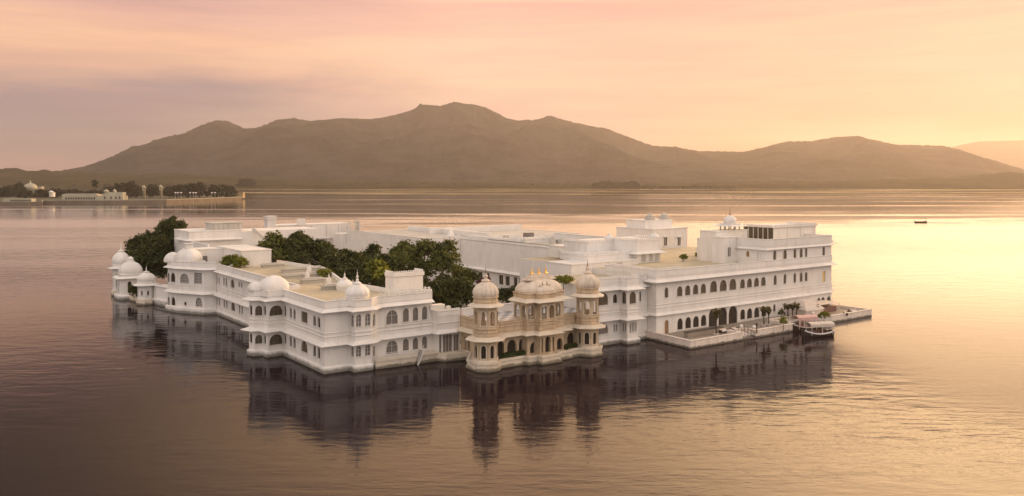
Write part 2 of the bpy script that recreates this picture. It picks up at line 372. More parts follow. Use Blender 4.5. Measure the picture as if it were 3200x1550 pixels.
class Block:
    """a wing: visible wall path (left to right as seen from the lake) + hidden back corners"""
    def __init__(s, thing, path, back, z0, tops, wmat='plaster', depth=0.32):
        s.T = thing; depth = min(depth, .15) if wmat == 'plaster' else depth; s.p = path; s.back = back; s.z0 = z0; s.tops = tops; s.ops = {}; s.m = wmat; s.depth = depth; s.spec = []
    def zof(s, i, px, py): t, y = hit(px, s.p[i], s.p[i + 1]); return zat(py, y)
    def row(s, i, st, zs, cols, kind='arch', pane='glass', mull=(1, 1), wd=0.13, name='window'):
        px, pt, pb = zs; zt, zb = s.zof(i, px, pt), s.zof(i, px, pb)
        for c in cols:
            t0 = hit(c[0], s.p[i], s.p[i + 1])[0]; t1 = hit(c[1], s.p[i], s.p[i + 1])[0]
            op = (min(t0, t1), max(t0, t1), zb, zt, kind); s.ops.setdefault((i, st), []).append(op)
            s.spec.append((i, op, pane, mull, wd, name))
    def build(s, wname='wall'):
        mb = MB(); zs = [s.z0] + s.tops
        for i in range(len(s.p) - 1):
            for k in range(len(zs) - 1):
                wall_seg(mb, s.p[i], s.p[i + 1], zs[k], zs[k + 1], s.ops.get((i, k), []), s.depth)
        full = s.p + s.back
        for a, b in list(zip(full, full[1:] + full[:1]))[len(s.p) - 1:]:
            mb.quad((*a[:2], s.z0), (*b[:2], s.z0), (*b[:2], zs[-1]), (*a[:2], zs[-1]))
        o = s.T.part(wname, mb, s.m)
        for (i, op, pane, mull, wd, name) in s.spec:
            if op[1] - op[0] < 0.1: continue
            f = MB(); frame_mesh(f, s.p[i], s.p[i + 1], op, s.depth, wd, mull=(0, 0))
            fo = s.T.part(name, f, s.m if s.m == 'stone' and wd else ('pale_stone' if s.m == 'stone' else s.m))
            if mull != (0, 0):
                q = MB(); frame_mesh(q, s.p[i], s.p[i + 1], op, s.depth, 0, mull=mull, bar=.05 if mull[0] < 4 else .07)
                s.T.part('mullion', q, 'white_metal' if pane in ('glass_grey', 'recess') else 'mull_brown', parent=fo) if q.v else None
            if pane: g = MB(); pane_mesh(g, s.p[i], s.p[i + 1], op, s.depth); s.T.part('pane', g, pane, parent=fo)
        return o
    def flat(s, z, m='roof_terrace', name='roof'):
        mb = MB(); mb.poly([(a[0], a[1], z) for a in s.p + s.back]); return s.T.part(name, mb, m)
    def sw(s, name, profs, m=None, path=None, closed=False):
        mb = MB()
        for p in profs: mb.sweep(path or s.p, p, closed)
        return s.T.part(name, mb, m or s.m)
def eave(z, out=0.95, t=0.10, rise=0.55): return [(-0.05, z + rise), (0.02, z + rise), (out, z + t), (out, z), (0.02, z + rise - 0.28), (-0.05, z + rise - .3)]
def band(z, h=0.14, o=0.09): return [(-0.04, z), (o, z), (o + .02, z + h * .5), (o, z + h), (-0.04, z + h)]
def para(z0, z1, o=0.10, th=0.30): return [(o, z0), (o, z1 - .18), (o + .08, z1 - .12), (o + .08, z1), (o - th, z1), (o - th, z0)]
def plinth(z, o=0.22): return [(-0.05, -0.8), (o, -0.8), (o, z - .18), (o * .5, z), (-0.05, z)]
def finial(mb, cx, cy, z, h, r):
    mb.lathe(cx, cy, [(r * 1.3, z - .02), (r * 1.4, z + h * .05), (r * .6, z + h * .12), (r * .75, z + h * .22), (r * .3, z + h * .32),
                      (r * .62, z + h * .44), (r * .22, z + h * .58), (r * .3, z + h * .66), (r * .08, z + h * .78), (0.015, z + h)], 12)
DOME = [(1.0, 0), (1.05, .08), (1.09, .20), (1.08, .34), (1.0, .50), (.86, .65), (.66, .79), (.44, .89), (.25, .96), (.14, 1.0)]
def dome(T, cx, cy, r, z, h, m='plaster', n=48, ribs=0, amp=0.0, fin=1.4, fr=0.28, parent=None, tip=None, drum=0.0):
    mb = MB()
    if drum: mb.lathe(cx, cy, [(r * 1.02, z - drum), (r * 1.02, z - .12), (r * 1.1, z - .06), (r * 1.1, z + .02), (r, z + .05)], 24)
    mb.lathe(cx, cy, [(r * a, z + h * b) for a, b in DOME], n, ribs, amp)
    d = T.part('dome', mb, m, parent=parent, smooth=False if ribs else True)
    if fin:
        f = MB(); f.lathe(cx, cy, [(r * .30, z + h * .95), (r * .40, z + h * 1.0), (r * .34, z + h * 1.05), (.1, z + h * 1.06)], 16)
        finial(f, cx, cy, z + h * 1.04, fin, fr); T.part('finial', f, m if not tip else tip, parent=None if parent else d) if not parent else T.part('finial', f, m, parent=parent)
    return d
def octo(cx, cy, r, ph=math.pi / 8, n=8): return [(cx + r * math.cos(ph + 2 * math.pi * k / n), cy + r * math.sin(ph + 2 * math.pi * k / n)) for k in range(n)]
# ================================================================ THE ISLAND PALACE
def row_op(B, i, st, t0, t1, zb, zt, kind='arch', pane='glass', mull=(1, 1), wd=0.13, name='window'):
    op = (t0, t1, zb, zt, kind); B.ops.setdefault((i, st), []).append(op); B.spec.append((i, op, pane, mull, wd, name))
def rbox(T, name, v, pl, pr, pyt, z0, depth=4.0, px=None, m='plaster', cap=0.35, mer=False, eav=False, zt=None, sub=None):
    """roof-top room: front at v, spanning columns pl..pr, top seen at row pyt"""
    u0, y0 = onv(pl, v); u1, _ = onv(pr, v); z1 = zt if zt is not None else zat(pyt, y0)
    b = MB(); b.box(u0, u1, v, v + depth, z0, z1)
    pth = [(u0, v + depth), (u0, v), (u1, v), (u1, v + depth)]
    if cap: b.sweep(pth, [(0.003, z1 - .22), (0.12, z1 - .15), (0.12, z1 + .06), (-.2, z1 + .06), (-.2, z1 - .001), (0.003, z1 - .001)])
    if eav: b.sweep(pth, eave(z1 - 1.9, 0.8))
    o = T.part(name, b, m)
    if mer: c = MB(); c.merlons(pth, -0.05, z1 + .06); T.part('cresting', c, m, parent=o)
    return u0, u1, z1, o
# ---------------------------------------------------------------- left wing
T = Thing('palace_wing', 'long white two storey wing with wide tan roof, at the near palace corner', 'palace wing', (0, 0, 0))
u_e = onv(1350, 0)[0]
ob = [onv(1094, 0)[0], onv(1110, -1.7)[0], onv(1160, -1.7)[0], onv(1180, 0)[0]]
LW = Block(T, [(4.6, 68.6), (4.6, 21.6), (-4.6, 20.9), (-4.2, 19.5), (-2.8, 19.1), (-2.7, 17.1), (0.2, 17.4), (0, 0),
               (ob[0], 0), (ob[1], -1.7), (ob[2], -1.7), (ob[3], 0), (u_e, 0)],
           [(20.6, 2.8), (15, 8), (13.5, 22), (15.2, 28), (20.5, 46), (19.5, 58), (18.5, 68.6)], -0.8, [4.35, 9.5, 10.2])
B = LW
def z37(x): return x / 3.67 + 720
def y37(y): return y / 3.67 + 840
B.row(0, 1, (679, 862, 885), [(677, 680.5), (683.5, 687)], pane='glass_curtain', mull=(0, 1)); B.row(0, 0, (679, 928, 952), [(677.5, 681), (684, 688)], mull=(0, 1))
B.row(0, 1, (700, 866, 892), [(698.5, 702.5), (706, 710)], mull=(0, 1)); B.row(0, 0, (701, 936, 961), [(699.5, 703.5), (707, 711)], mull=(0, 1))
B.row(0, 1, (727, 873, 899), [(721.5, 733)], 'big', 'glass_curtain', (2, 1)); B.row(0, 0, (728, 945, 971), [(723, 735)], 'big', 'glass_curtain', (2, 1))
B.row(0, 1, (748, 880, 896), [(745.5, 750), (753, 757.5)], mull=(0, 1)); B.row(0, 0, (749, 953, 979), [(747, 751), (755, 759)], mull=(0, 1))
for st, d in ((1, 0), (0, 1)):
    ya, yb = ((954, 985), (1042, 1072))[d]
    B.row(2, st, (790, ya, yb), [(781, 789)], mull=(0, 1)); B.row(3, st, (811, (955, 1046)[d], (986, 1074)[d]), [(797.6, 819.5)], 'cusp', 'glass_curtain', (1, 1))
    B.row(4, st, (828, (955, 1046)[d], (984, 1074)[d]), [(825, 832)], mull=(0, 1)); B.row(5, st, (862, (954, 1044)[d], (986, 1077)[d]), [(842, 883)], 'big', 'glass_curtain', (2, 1))
    B.row(6, st, ((891, 955, 987), (894, 1044, 1075))[d], [(888.5, 895)], mull=(0, 1))
    B.row(6, st, ((909, 961, 993), (911, 1051, 1084))[d], [(906, 912.5), (917.5, 924.5)], mull=(0, 1))
    B.row(6, st, ((951, 974, 1008), (953, 1066, 1102))[d], [(942, 961.5)], 'rect' if not d else 'arch', 'glass_curtain', (2, 1), wd=0.2)
    B.row(6, st, ((984, 986, 1019), (986, 1081, 1115))[d], [(979.5, 988), (993, 1001.5)], mull=(0, 1))
    ya, yb = ((982, 1021), (1081, 1115))[d]
    B.row(8 + 1, st, (1121, ya, yb), [(1112.5, 1128.5), (1141, 1157)], 'cusp', 'glass_grey', (1, 2), 0.15)
    B.row(8, st, (1101, ya, yb), [(1098, 1106)], 'cusp', 'glass_grey', (0, 1), 0.12); B.row(10, st, (1169, ya - 2, yb - 2), [(1164.5, 1172)], 'cusp', 'glass_grey', (0, 1), 0.12)
    B.row(11, st, (1225, (969, 1064)[d], (1013, 1105)[d]), [(1207, 1242.5)], 'big', 'glass_grey', (1, 1), 0.2)
    ya, yb = ((963, 1006), (1058, 1097))[d]
    B.row(11, st, (1268, ya, yb), [(1259, 1277.5), (1289.5, 1307), (1318.5, 1335)], 'cusp', 'glass_grey', (0, 0), 0.17)
B.build(); B.flat(10.45)
B.sw('eave', [eave(9.45), eave(4.25)])
B.sw('parapet', [para(10.1, 11.2)], 'plaster')
B.sw('moulding', [band(5.5, .16, .12), band(6.1, .12, .1)], 'plaster')
B.sw('plinth', [plinth(1.0, 0.25)])
for pth_, hh_ in (([(ob[3] + .3, 0), (u_e, 0)], .4), ([(1.2, 0), (ob[0], 0)], .28), ([(20.6, 2.8), (14.9, 8.1)], .4)):
    c = MB(); c.merlons(pth_, 0.0, 11.2, hh_); T.part('cresting', c, 'plaster')
c = MB(); c.sweep([(u_e, 0.4), (20.6, 2.8), (15, 8), (13.5, 22), (15.2, 28), (20.5, 46), (19.5, 58), (18.5, 68.6)], para(10.3, 11.2)); T.part('rear_parapet', c, 'plaster')
# bay roofs
b = MB(); b.bangla(-0.9, 19.2, 2.35, 2.0, 11.1, 2.4); b.prism([(-3.2, 17.2), (1.0, 17.2), (1.0, 21.2), (-3.2, 21.2)], 10.2, 11.12); T.part('curved_roof', b, 'plaster', smooth=False)
b = MB(); b.bangla(-3.7, 20.6, 1.1, 1.2, 11.0, 1.5); T.part('curved_roof', b, 'plaster', smooth=True)
cx = (ob[1] + ob[2]) / 2
dome(T, cx, 0.4, 1.75, 11.5, 2.0, n=48, ribs=12, amp=.06, fin=2.2, fr=.32, drum=1.3)
d2 = toP(((1077 - 1600) / F * 149, 149.0)); dome(T, d2[0], d2[1], 1.35, 10.9, 1.6, n=40, ribs=12, amp=.05, fin=1.2, drum=0.5)
# roof lights and pinnacles on the terrace
for (pl, pb, pr) in [(823, 838, 889), (886, 853, 1008), (889, 873, 1002), (947, 887, 1015), (1014, 907, 1102)]:
    a = G(pl, pb, 10.45); u1 = onv(pr, a[1])[0]; m = MB()
    m.box(a[0], u1, a[1], a[1] + 1.5, 10.4, 11.05); m.box(a[0] - .25, u1 + .25, a[1] - .25, a[1] + 1.75, 11.05, 11.2); m.box(a[0] + .2, u1 - .2, a[1] + .3, a[1] + 1.2, 11.2, 11.42)
    T.part('roof_light', m, 'plaster_roof')
for (px, pb) in [(960, 872), (1028, 890), (1102, 913), (966, 853)]:
    a = G(px, pb, 10.45); m = MB(); m.box(a[0] - .35, a[0] + .35, a[1] - .35, a[1] + .35, 10.4, 11.6); finial(m, a[0], a[1], 11.6, 1.1, .25); T.part('pinnacle', m, 'plaster')
a = G(1230, 913, 10.5); u1 = onv(1322, a[1])[0]; z1 = zat(860, dep(a)); m = MB()
m.box(a[0], u1, a[1], a[1] + 3.0, 10.4, z1); pth = [(a[0], a[1] + 3.0), a, (u1, a[1]), (u1, a[1] + 3.0)]
m.sweep(pth, [(0.003, z1 - .5), (.18, z1 - .3), (.18, z1 + .25), (-.2, z1 + .25), (-.2, z1 - .002), (.003, z1 - .002)])
o = T.part('stair_house', m, 'plaster'); c = MB(); c.merlons(pth, 0.0, z1 + .25, .4, .45, .22); T.part('cresting', c, 'plaster', parent=o)
# walkway along the water with railing and steps
m = MB(); q = [(ob[3] + .15, -0.05), (onv(1176, -2.2)[0], -1.9), (onv(1306, -2.2)[0], -2.4), (u_e, -2.4), (u_e, -0.05)]
m.prism(q, -0.8, 1.35); m.sweep(q[1:4], [(0.003, 1.1), (.12, 1.15), (.12, 1.42), (-.25, 1.42), (-.25, 1.352), (.003, 1.352)]); T.part('walkway', m, 'pale_stone')
m = MB(); a, b_ = Vector((q[1][0], q[1][1] + .1)), Vector((q[3][0] - 3, q[3][1] + .1)); L = (b_ - a).length
for k in range(29):
    p = a + (b_ - a) * k / 28; m.bar((p.x, p.y, 1.4), (p.x, p.y, 2.35), .035)
for z in (1.55, 2.35): m.bar((*a, z), (*b_, z), .05)
T.part('railing', m, 'white_metal')
# ---------------------------------------------------------------- landing steps at the end of the walkway
st0 = G(1304, 1141); st1 = G(1356, 1122, 1.4)
TS = Thing('landing_stairs', 'steep white metal landing steps with handrails going down to the lake', 'stairs', (st0[0], st0[1], 0))
m = MB(); p0 = Vector((*st0, -0.3)); p1 = Vector((st1[0], st0[1] - .1, 2.2)); sd_ = Vector((0, 1.1, 0))
m.bar(p0, p1, .1, .22); m.bar(p0 + sd_, p1 + sd_, .1, .22); TS.part('stringer', m, 'white_metal')
m = MB()
for k in range(11): p = p0 + (p1 - p0) * ((k + .5) / 11); m.box(p.x - .16, p.x + .16, p.y, p.y + 1.1, p.z - .02, p.z + .04)
TS.part('tread', m, 'dark_wood')
for s_ in (0, 1):
    m = MB(); o1 = sd_ * s_ + Vector((0, 0, .95)); m.bar(p0 + o1, p1 + o1, .06)
    for k in range(6): p = p0 + (p1 - p0) * k / 5 + sd_ * s_; m.bar(p, p + Vector((0, 0, .95)), .04)
    TS.part('handrail', m, 'white_metal')
# ---------------------------------------------------------------- link wing
T = Thing('link_wing', 'low white link between the near corner wing and the carved stone pavilion', 'palace wing', (21, -2, 0))
ul = onv(1371, -2.0)[0]; ur = onv(1438, -2.0)[0]
B = Block(T, [(u_e + .02, -0.02), (ul, -2.0), (ur, -2.0)], [(ur, 7), (u_e + .02, 7)], -0.8, [4.5, 7.3])
B.row(1, 0, (1378, 1045, 1103), [(1366.5 + 6, 1379)], 'rect', 'glass_grey', (0, 0), .05); B.row(1, 0, (1400, 1045, 1103), [(1384, 1413)], 'rect', 'glass_grey', (2, 0), .05, 'door')
B.row(1, 0, (1425, 1045, 1103), [(1417, 1434)], 'rect', 'glass_grey', (1, 0), .05, 'door')
B.build(); B.flat(7.25); B.sw('eave', [eave(4.4, .9)]); B.sw('parapet', [para(7.2, 8.15)]); B.sw('moulding', [band(6.0)])
c = MB(); c.merlons([(ul, -2), (ur, -2)], -.1, 8.15, .22, .4); T.part('cresting', c, 'plaster')
m = MB(); m.prism([(u_e - .5, -2.3), (u_e + .5, -3.6), (ur + .6, -4.4), (ur + .6, -1.9), (u_e - .5, -1.9)], -.8, 1.2); T.part('plinth', m, 'pale_stone')
m = MB(); m.box(ul - .6, ul + 2.2, -.4, 1.0, 8.1, 8.9); m.box(ul + 2.3, ul + 3.0, -1.0, -.4, 8.1, 8.6); T.part('roof_unit', m, 'white_metal')
# ---------------------------------------------------------------- carved stone pavilion
T = Thing('stone_pavilion', 'carved honey stone lakeside pavilion with two domed octagonal turrets and chequered roof terrace', 'pavilion', (30, -10, 0))
SF = -11.5; cl, cr = onv(1648, -12.6)[0], onv(1761, -12.6)[0]; bl, brr = onv(1688, -13.8)[0], onv(1736, -13.8)[0]
TL, TR = (21.9, -11.9), (42.5, -12.8)
m = MB(); q = [(ur + .1, -2.2), (ur + .1, -5.0), (19.9, -9.6), (19.7, -12.9), (20.9, -14.1), (22.8, -14.1), (24.2, -12.9), (cl - .9, -12.9), (cl - .6, -13.7), (bl - .5, -13.7), (bl - .3, -14.8),
               (brr + .3, -14.8), (brr + .5, -13.7), (cr + .9, -13.7), (cr + 1.0, -13.2), (40.2, -13.2), (41.4, -15.0), (43.5, -15.1), (44.9, -13.8), (45.0, -11), (45.0, -8.8)]
m.prism(q + [(45.0, 2), (ur + .1, 2)], -.8, 1.25)
m.sweep(q, [(.004, .35), (.2, .3), (.2, -.8), (.004, -.8)]); m.sweep(q, [(.004, .95), (.14, 1.05), (.14, 1.4), (-.3, 1.4), (-.3, 1.253), (.004, 1.253)]); T.part('plinth', m, 'pale_stone')
B = Block(T, [(ur + .1, -2.05), (ur + .1, -8.6), (24.0, SF), (cl, SF), (cl, -12.6), (bl, -12.6), (bl, -13.8), (brr, -13.8), (brr, -12.6), (cr, -12.6), (cr, SF), (44.8, SF), (44.8, -8.9)],
          [(44.8, -2.0)], 1.2, [4.85, 6.85], 'stone', 0.5)
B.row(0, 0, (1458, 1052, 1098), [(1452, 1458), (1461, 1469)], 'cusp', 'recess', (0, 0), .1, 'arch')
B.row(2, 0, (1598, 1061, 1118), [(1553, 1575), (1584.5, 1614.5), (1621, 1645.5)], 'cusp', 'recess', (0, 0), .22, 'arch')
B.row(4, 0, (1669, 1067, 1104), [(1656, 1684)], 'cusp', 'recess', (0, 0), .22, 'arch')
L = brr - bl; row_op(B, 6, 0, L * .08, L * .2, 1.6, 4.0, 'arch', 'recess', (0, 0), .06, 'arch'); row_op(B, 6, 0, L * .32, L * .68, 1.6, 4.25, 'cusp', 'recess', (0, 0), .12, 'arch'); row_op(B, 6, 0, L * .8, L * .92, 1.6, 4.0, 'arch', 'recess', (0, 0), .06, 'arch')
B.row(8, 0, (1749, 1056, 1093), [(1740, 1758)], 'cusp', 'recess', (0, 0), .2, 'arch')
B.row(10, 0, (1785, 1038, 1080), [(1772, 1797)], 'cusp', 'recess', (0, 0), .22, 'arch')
B.build(); B.flat(6.75, 'checker_marble', 'terrace_floor')
B.sw('eave', [eave(4.65, 1.15, .1, .5)], 'pale_stone')
B.sw('moulding', [band(5.5, .16), band(6.2, .16, .12), band(6.7, .12, .16)], 'stone')
B.sw('parapet', [para(6.7, 7.15, .1, .25)], 'stone')
# upper kiosk of the central block
K = Block(T, [(cl, -8.8), (cl, -12.62), (bl, -12.62), (bl, -13.82), (brr, -13.82), (brr, -12.62), (cr, -12.62), (cr, -8.8)], [], 6.9, [10.05], 'stone', .4)
kb, kt = 7.1, 9.35
def evenly(B, i, n, w, zb=kb, zt=kt, kind='cusp', wd=.16):
    a, b = Vector(B.p[i][:2]), Vector(B.p[i + 1][:2]); L = (b - a).length
    for k in range(n): c = L * (k + .5) / n; row_op(B, i, 0, c - w / 2, c + w / 2, zb, zt, kind, None, (0, 0), wd, 'arch')
evenly(K, 0, 2, 1.35); evenly(K, 1, 1, 1.45); evenly(K, 3, 2, 1.1); evenly(K, 5, 1, 1.35); evenly(K, 6, 2, 1.35)
full = [(cr, -8.8), (cl, -8.8)]
m = MB()
for i in range(len(K.p) - 1):
    wall_seg(m, K.p[i], K.p[i + 1], 6.9, 10.05, K.ops.get((i, 0), []), .4); wall_seg(m, K.p[i], K.p[i + 1], 6.9, 10.05, K.ops.get((i, 0), []), 0, off=-.4)
Lk = cr - cl; bops = [(Lk * (k + .5) / 4 - .75, Lk * (k + .5) / 4 + .75, 7.1, 9.4, 'cusp') for k in range(4)]
wall_seg(m, full[0], full[1], 6.9, 10.05, bops, .4); wall_seg(m, full[0], full[1], 6.9, 10.05, bops, 0, off=-.4); T.part('upper_arcade', m, 'stone')
for (i, op, pane, mull, wd, name) in K.spec: f = MB(); frame_mesh(f, K.p[i], K.p[i + 1], op, .4, .14, .05, (0, 0)); T.part('arch', f, 'pale_stone')
kp = K.p + [(cl, -8.8)]
m = MB(); m.sweep(K.p[:] + [(cl, -8.8)], eave(9.95, 1.2, .1, .5)); T.part('eave', m, 'pale_stone')
m = MB(); m.sweep(kp, band(10.75, .2, .1)); m.sweep(kp, band(11.15, .2, .18)); m.prism([(p[0], p[1]) for p in K.p], 10.05, 11.3); T.part('entablature', m, 'stone')
m = MB(); m.bangla((cl + cr) / 2, -10.7, (cr - cl) / 2 + .12, 2.15, 11.3, 2.3, 4.0, 40)
dmn = T.part('curved_roof', m, 'stone_dome', smooth=False)
m = MB(); m.box((cl + cr) / 2 - 2.1, (cl + cr) / 2 + 2.1, -11.5, -9.9, 13.2, 13.85); m.box((cl + cr) / 2 - 3.0, (cl + cr) / 2 + 3.0, -11.7, -9.7, 13.25, 13.42); m.box((cl + cr) / 2 - 1.9, (cl + cr) / 2 + 1.9, -11.1, -10.3, 13.85, 14.2); T.part('ridge', m, 'stone_dome', parent=dmn)
for k in (-1, 0, 1): m = MB(); finial(m, (cl + cr) / 2 + k * 1.5, -10.7, 14.2, 1.25, .26); T.part('finial', m, 'gold', parent=dmn, smooth=True)
bc = (bl + brr) / 2
m = MB(); m.prism([(bl - .08, -13.9), (brr + .08, -13.9), (brr + .08, -12.5), (bl - .08, -12.5)], 11.3, 11.5); m.bangla(bc, -12.9, (brr - bl) / 2 + .05, 1.0, 11.5, 1.0, 3.5, 28); m.box(bc - 1.0, bc + 1.0, -13.2, -12.7, 12.4, 12.62); bd = T.part('bay_roof', m, 'stone_dome')
for k in (-1, 1): m = MB(); finial(m, bc + k * .45, -12.95, 12.6, .7, .12); T.part('finial', m, 'dark_wood', parent=bd)
def turret(T, c, r=1.98, fin='copper'):
    P = octo(c[0], c[1], r); P2 = P + [P[0]]
    m = MB(); m.prism(octo(c[0], c[1], r + .12), 1.2, 1.75); T.part('turret_base', m, 'pale_stone')
    side = (Vector(P[1]) - Vector(P[0])).length; L = side
    m = MB(); lo = [(L * .24, L * .76, 1.95, 4.0, 'cusp')]; up = [(L * .2, L * .8, 7.0, 9.3, 'cusp')]
    for a, b in zip(P2, P2[1:]):
        wall_seg(m, a, b, 1.75, 4.9, lo, .3); wall_seg(m, a, b, 4.9, 10.0, up, .3); wall_seg(m, a, b, 6.8, 10.0, [(up[0][0], up[0][1], 7.0, 9.3, 'cusp')], 0, off=-.3)
    m.poly([(*p, 6.8) for p in octo(c[0], c[1], r - .3)]); tw = T.part('turret', m, 'stone')
    g = MB()
    for a, b in zip(P2, P2[1:]): pane_mesh(g, a, b, lo[0], .3)
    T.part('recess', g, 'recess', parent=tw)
    for a, b in zip(P2, P2[1:]):
        am = (Vector(a) + Vector(b)) / 2 - Vector(c)
        if toW((c[0] + am.x, c[1] + am.y))[1] < toW(c)[1] + .6:
            [(frame_mesh(f, a, b, oo, .3, ow, .05, (0, 0)), T.part('arch', f, 'pale_stone', parent=tw)) for oo, ow in ((lo[0], .13), (up[0], .1)) for f in [MB()]]
    for ez, eo in ((4.75, 1.25), (10.0, .95)): m = MB(); m.sweep(P, eave(ez, eo, .1, .5), True); T.part('eave', m, 'pale_stone')
    m = MB()
    for z, o in ((5.45, .08), (5.9, .14), (6.5, .2)): m.sweep(P, band(z, .18, o), True)
    T.part('moulding', m, 'stone'); m = MB()
    for z, o in ((10.7, .06), (11.35, .14)): m.sweep(P, band(z, .18, o), True)
    m.prism(octo(c[0], c[1], r - .02), 10.0, 11.6); T.part('moulding', m, 'stone')
    m = MB(); m.lathe(c[0], c[1], [(1.86 * a, 11.55 + 2.35 * b) for a, b in DOME], 96, 16, .10); dm = T.part('dome', m, 'stone_dome')
    m = MB(); m.lathe(c[0], c[1], [(.5, 13.75), (.72, 13.95), (.66, 14.1), (.3, 14.2), (.26, 14.5), (.42, 14.7), (.2, 14.9), (.24, 15.05), (.08, 15.2)], 16); T.part('lotus', m, 'stone_dome', parent=dm)
    m = MB(); finial(m, c[0], c[1], 15.15, 1.2, .12); T.part('finial', m, fin, parent=dm)
turret(T, TL); turret(T, TR)
# terrace fittings of the pavilion
m = MB(); m.sweep([(44.7, -2.2), (ur + .3, -2.2)][::-1], para(6.8, 8.2, .05, .4)); T.part('rear_parapet', m, 'plaster')
for (a, b) in (((24.4, -12.0), (cl - .2, -12.0)), ((cr + .4, -12.5), (40.2, -12.5))):
    H = Thing('hedge', 'clipped dark hedge on the plinth left of the pavilion centre, between turret and bay' if a[0] < 30 else 'clipped dark hedge on the plinth right of the pavilion centre, beside the right turret', 'hedge', ((a[0] + b[0]) / 2, a[1], 1.25))
    n = 900; m = MB()
    for k in range(n):
        u = random.uniform(a[0], b[0]); v = random.uniform(a[1] - .35, a[1] + .35); z = 1.3 + random.uniform(0, .75); s_ = .12
        d = Vector((random.gauss(0, 1), random.gauss(0, 1), random.gauss(0, 1))).normalized() * s_; e = d.orthogonal().normalized() * s_
        p = Vector((u, v, z)); m.quad(tuple(p - d - e), tuple(p + d - e), tuple(p + d + e), tuple(p - d + e))
    H.part('foliage', m, 'leaf_dark'); m = MB(); m.box(a[0], b[0], a[1] - .3, a[1] + .3, 1.25, 1.95); H.part('core', m, 'hedge')
# ---------------------------------------------------------------- middle wing
T = Thing('palace_wing', 'white two storey wing with square bay, between the stone pavilion and tall right wing', 'palace wing', (52, -8, 0))
mbl = onv(1938, -8.7)[0]; mbr = onv(1995, -10.6)[0]
B = Block(T, [(44.9, -8.7), (mbl, -8.7), (mbl, -10.6), (mbr, -10.6), (mbr, -8.7), (61.05, -8.7)], [(61.05, 6.5), (44.9, 6.5)], -.8, [4.5, 9.95, 11.2])
B.row(0, 1, (1890, 914, 953), [(1868, 1900)], 'big', 'glass_curtain', (3, 1), .18); B.row(0, 0, (1890, 1010, 1043), [(1868, 1900)], 'big', 'glass_grey', (0, 0), .12)
B.row(0, 1, (1922, 919, 947), [(1915.5, 1929)], 'cusp'); B.row(0, 0, (1922, 1013, 1036), [(1917.5, 1921.5), (1924.5, 1928.5)], 'arch', 'glass', (0, 1), .05)
B.row(1, 1, (1950, 911, 949), [(1944, 1956.5)], 'cusp', 'glass_curtain'); B.row(1, 0, (1950, 1008, 1037), [(1946, 1950), (1952.5, 1956.5)], 'arch', 'glass', (0, 1), .05)
B.row(2, 1, (1977, 911, 949), [(1967, 1987)], 'cusp', 'glass_curtain', (2, 1)); B.row(2, 0, (1977, 1007, 1037), [(1967.5, 1971), (1974, 1977.5), (1979.5, 1983), (1985.5, 1989)], 'arch', 'glass', (0, 1), .05)
B.row(4, 1, (2000, 911, 940), [(1998, 2003)], 'arch')
B.build(); B.flat(10.9); B.sw('eave', [eave(9.85, 1.0), eave(4.4, 1.0)]); B.sw('parapet', [para(11.1, 12.0)]); B.sw('moulding', [band(5.6, .16, .12), band(6.2)]); B.sw('plinth', [plinth(.9, .25)])
c = MB(); c.merlons(B.p, -.05, 12.0, .34, .5); T.part('cresting', c, 'plaster')
# ---------------------------------------------------------------- right wing
T = Thing('palace_wing', 'tall white wing with long rows of arched windows above the lake terraces', 'palace wing', (80, -11, 0))
B = Block(T, [(61.1, -8.6), (61.1, -11.0), (117.2, -11.0), (117.2, 4.0)], [(117.2, 31.5), (61.1, 31.5)], -.8, [4.75, 10.9, 12.0])
g = 'glass_curtain'
B.row(1, 1, (2082, 898, 930), [(2076.5, 2088.3)], 'cusp', g, (1, 1), .16)
B.row(1, 1, (2124, 894, 926), [(2115.3, 2132.3), (2140.4, 2157.1), (2165.3, 2182), (2189.7, 2206)], 'cusp', g, (2, 1), .2)
B.row(1, 1, (2230, 877, 913), [(2218.7, 2240.8), (2248.9, 2271), (2279, 2300.5)], 'cusp', g, (3, 1), .22)
B.row(1, 1, (2320, 872, 901), [(2312.6, 2327.5), (2334.3, 2349.4), (2356.4, 2371.5), (2378, 2392.4)], 'cusp', g, (2, 1), .2)
B.row(1, 1, (2422, 860, 890), [(2417.7, 2426.8), (2448.5, 2456.9), (2479.7, 2487.6), (2499, 2507.8), (2514.6, 2523)], 'arch', g, (1, 1), .14); B.row(1, 1, (2574, 846, 880), [(2570.6, 2578.3)], 'arch', 'glass_sunset_glow', (0, 0), .14)
B.row(1, 0, (2082, 1000, 1043), [(2076.5, 2089)], 'arch', 'wood', (0, 0), .18, 'door')
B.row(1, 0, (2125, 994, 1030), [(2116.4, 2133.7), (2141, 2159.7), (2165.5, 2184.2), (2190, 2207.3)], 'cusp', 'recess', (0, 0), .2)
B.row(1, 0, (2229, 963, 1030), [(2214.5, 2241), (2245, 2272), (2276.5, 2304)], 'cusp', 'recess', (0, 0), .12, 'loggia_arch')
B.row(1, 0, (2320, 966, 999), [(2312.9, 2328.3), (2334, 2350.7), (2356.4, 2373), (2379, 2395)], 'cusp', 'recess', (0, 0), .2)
B.row(1, 0, (2420, 951, 974), [(2416, 2423.6), (2448.5, 2456), (2480, 2486.5), (2497.7, 2505.7), (2513.6, 2520.5), (2531, 2537.5)], 'arch', 'glass', (1, 1), .12)
B.row(1, 0, (2570, 928, 955), [(2554, 2563), (2566, 2577), (2584, 2595)], 'cusp', 'glass', (1, 0), .2)
B.build(); B.flat(11.95)
pm = [p for p in B.p]
m = MB(); m.sweep(B.p, eave(10.75, 1.1, .1, .5)); m.sweep([(61.1, -8.6), (61.1, -11.0), (117.2, -11.0)], eave(4.5, .55, .1, .45)); T.part('eave', m, 'plaster')
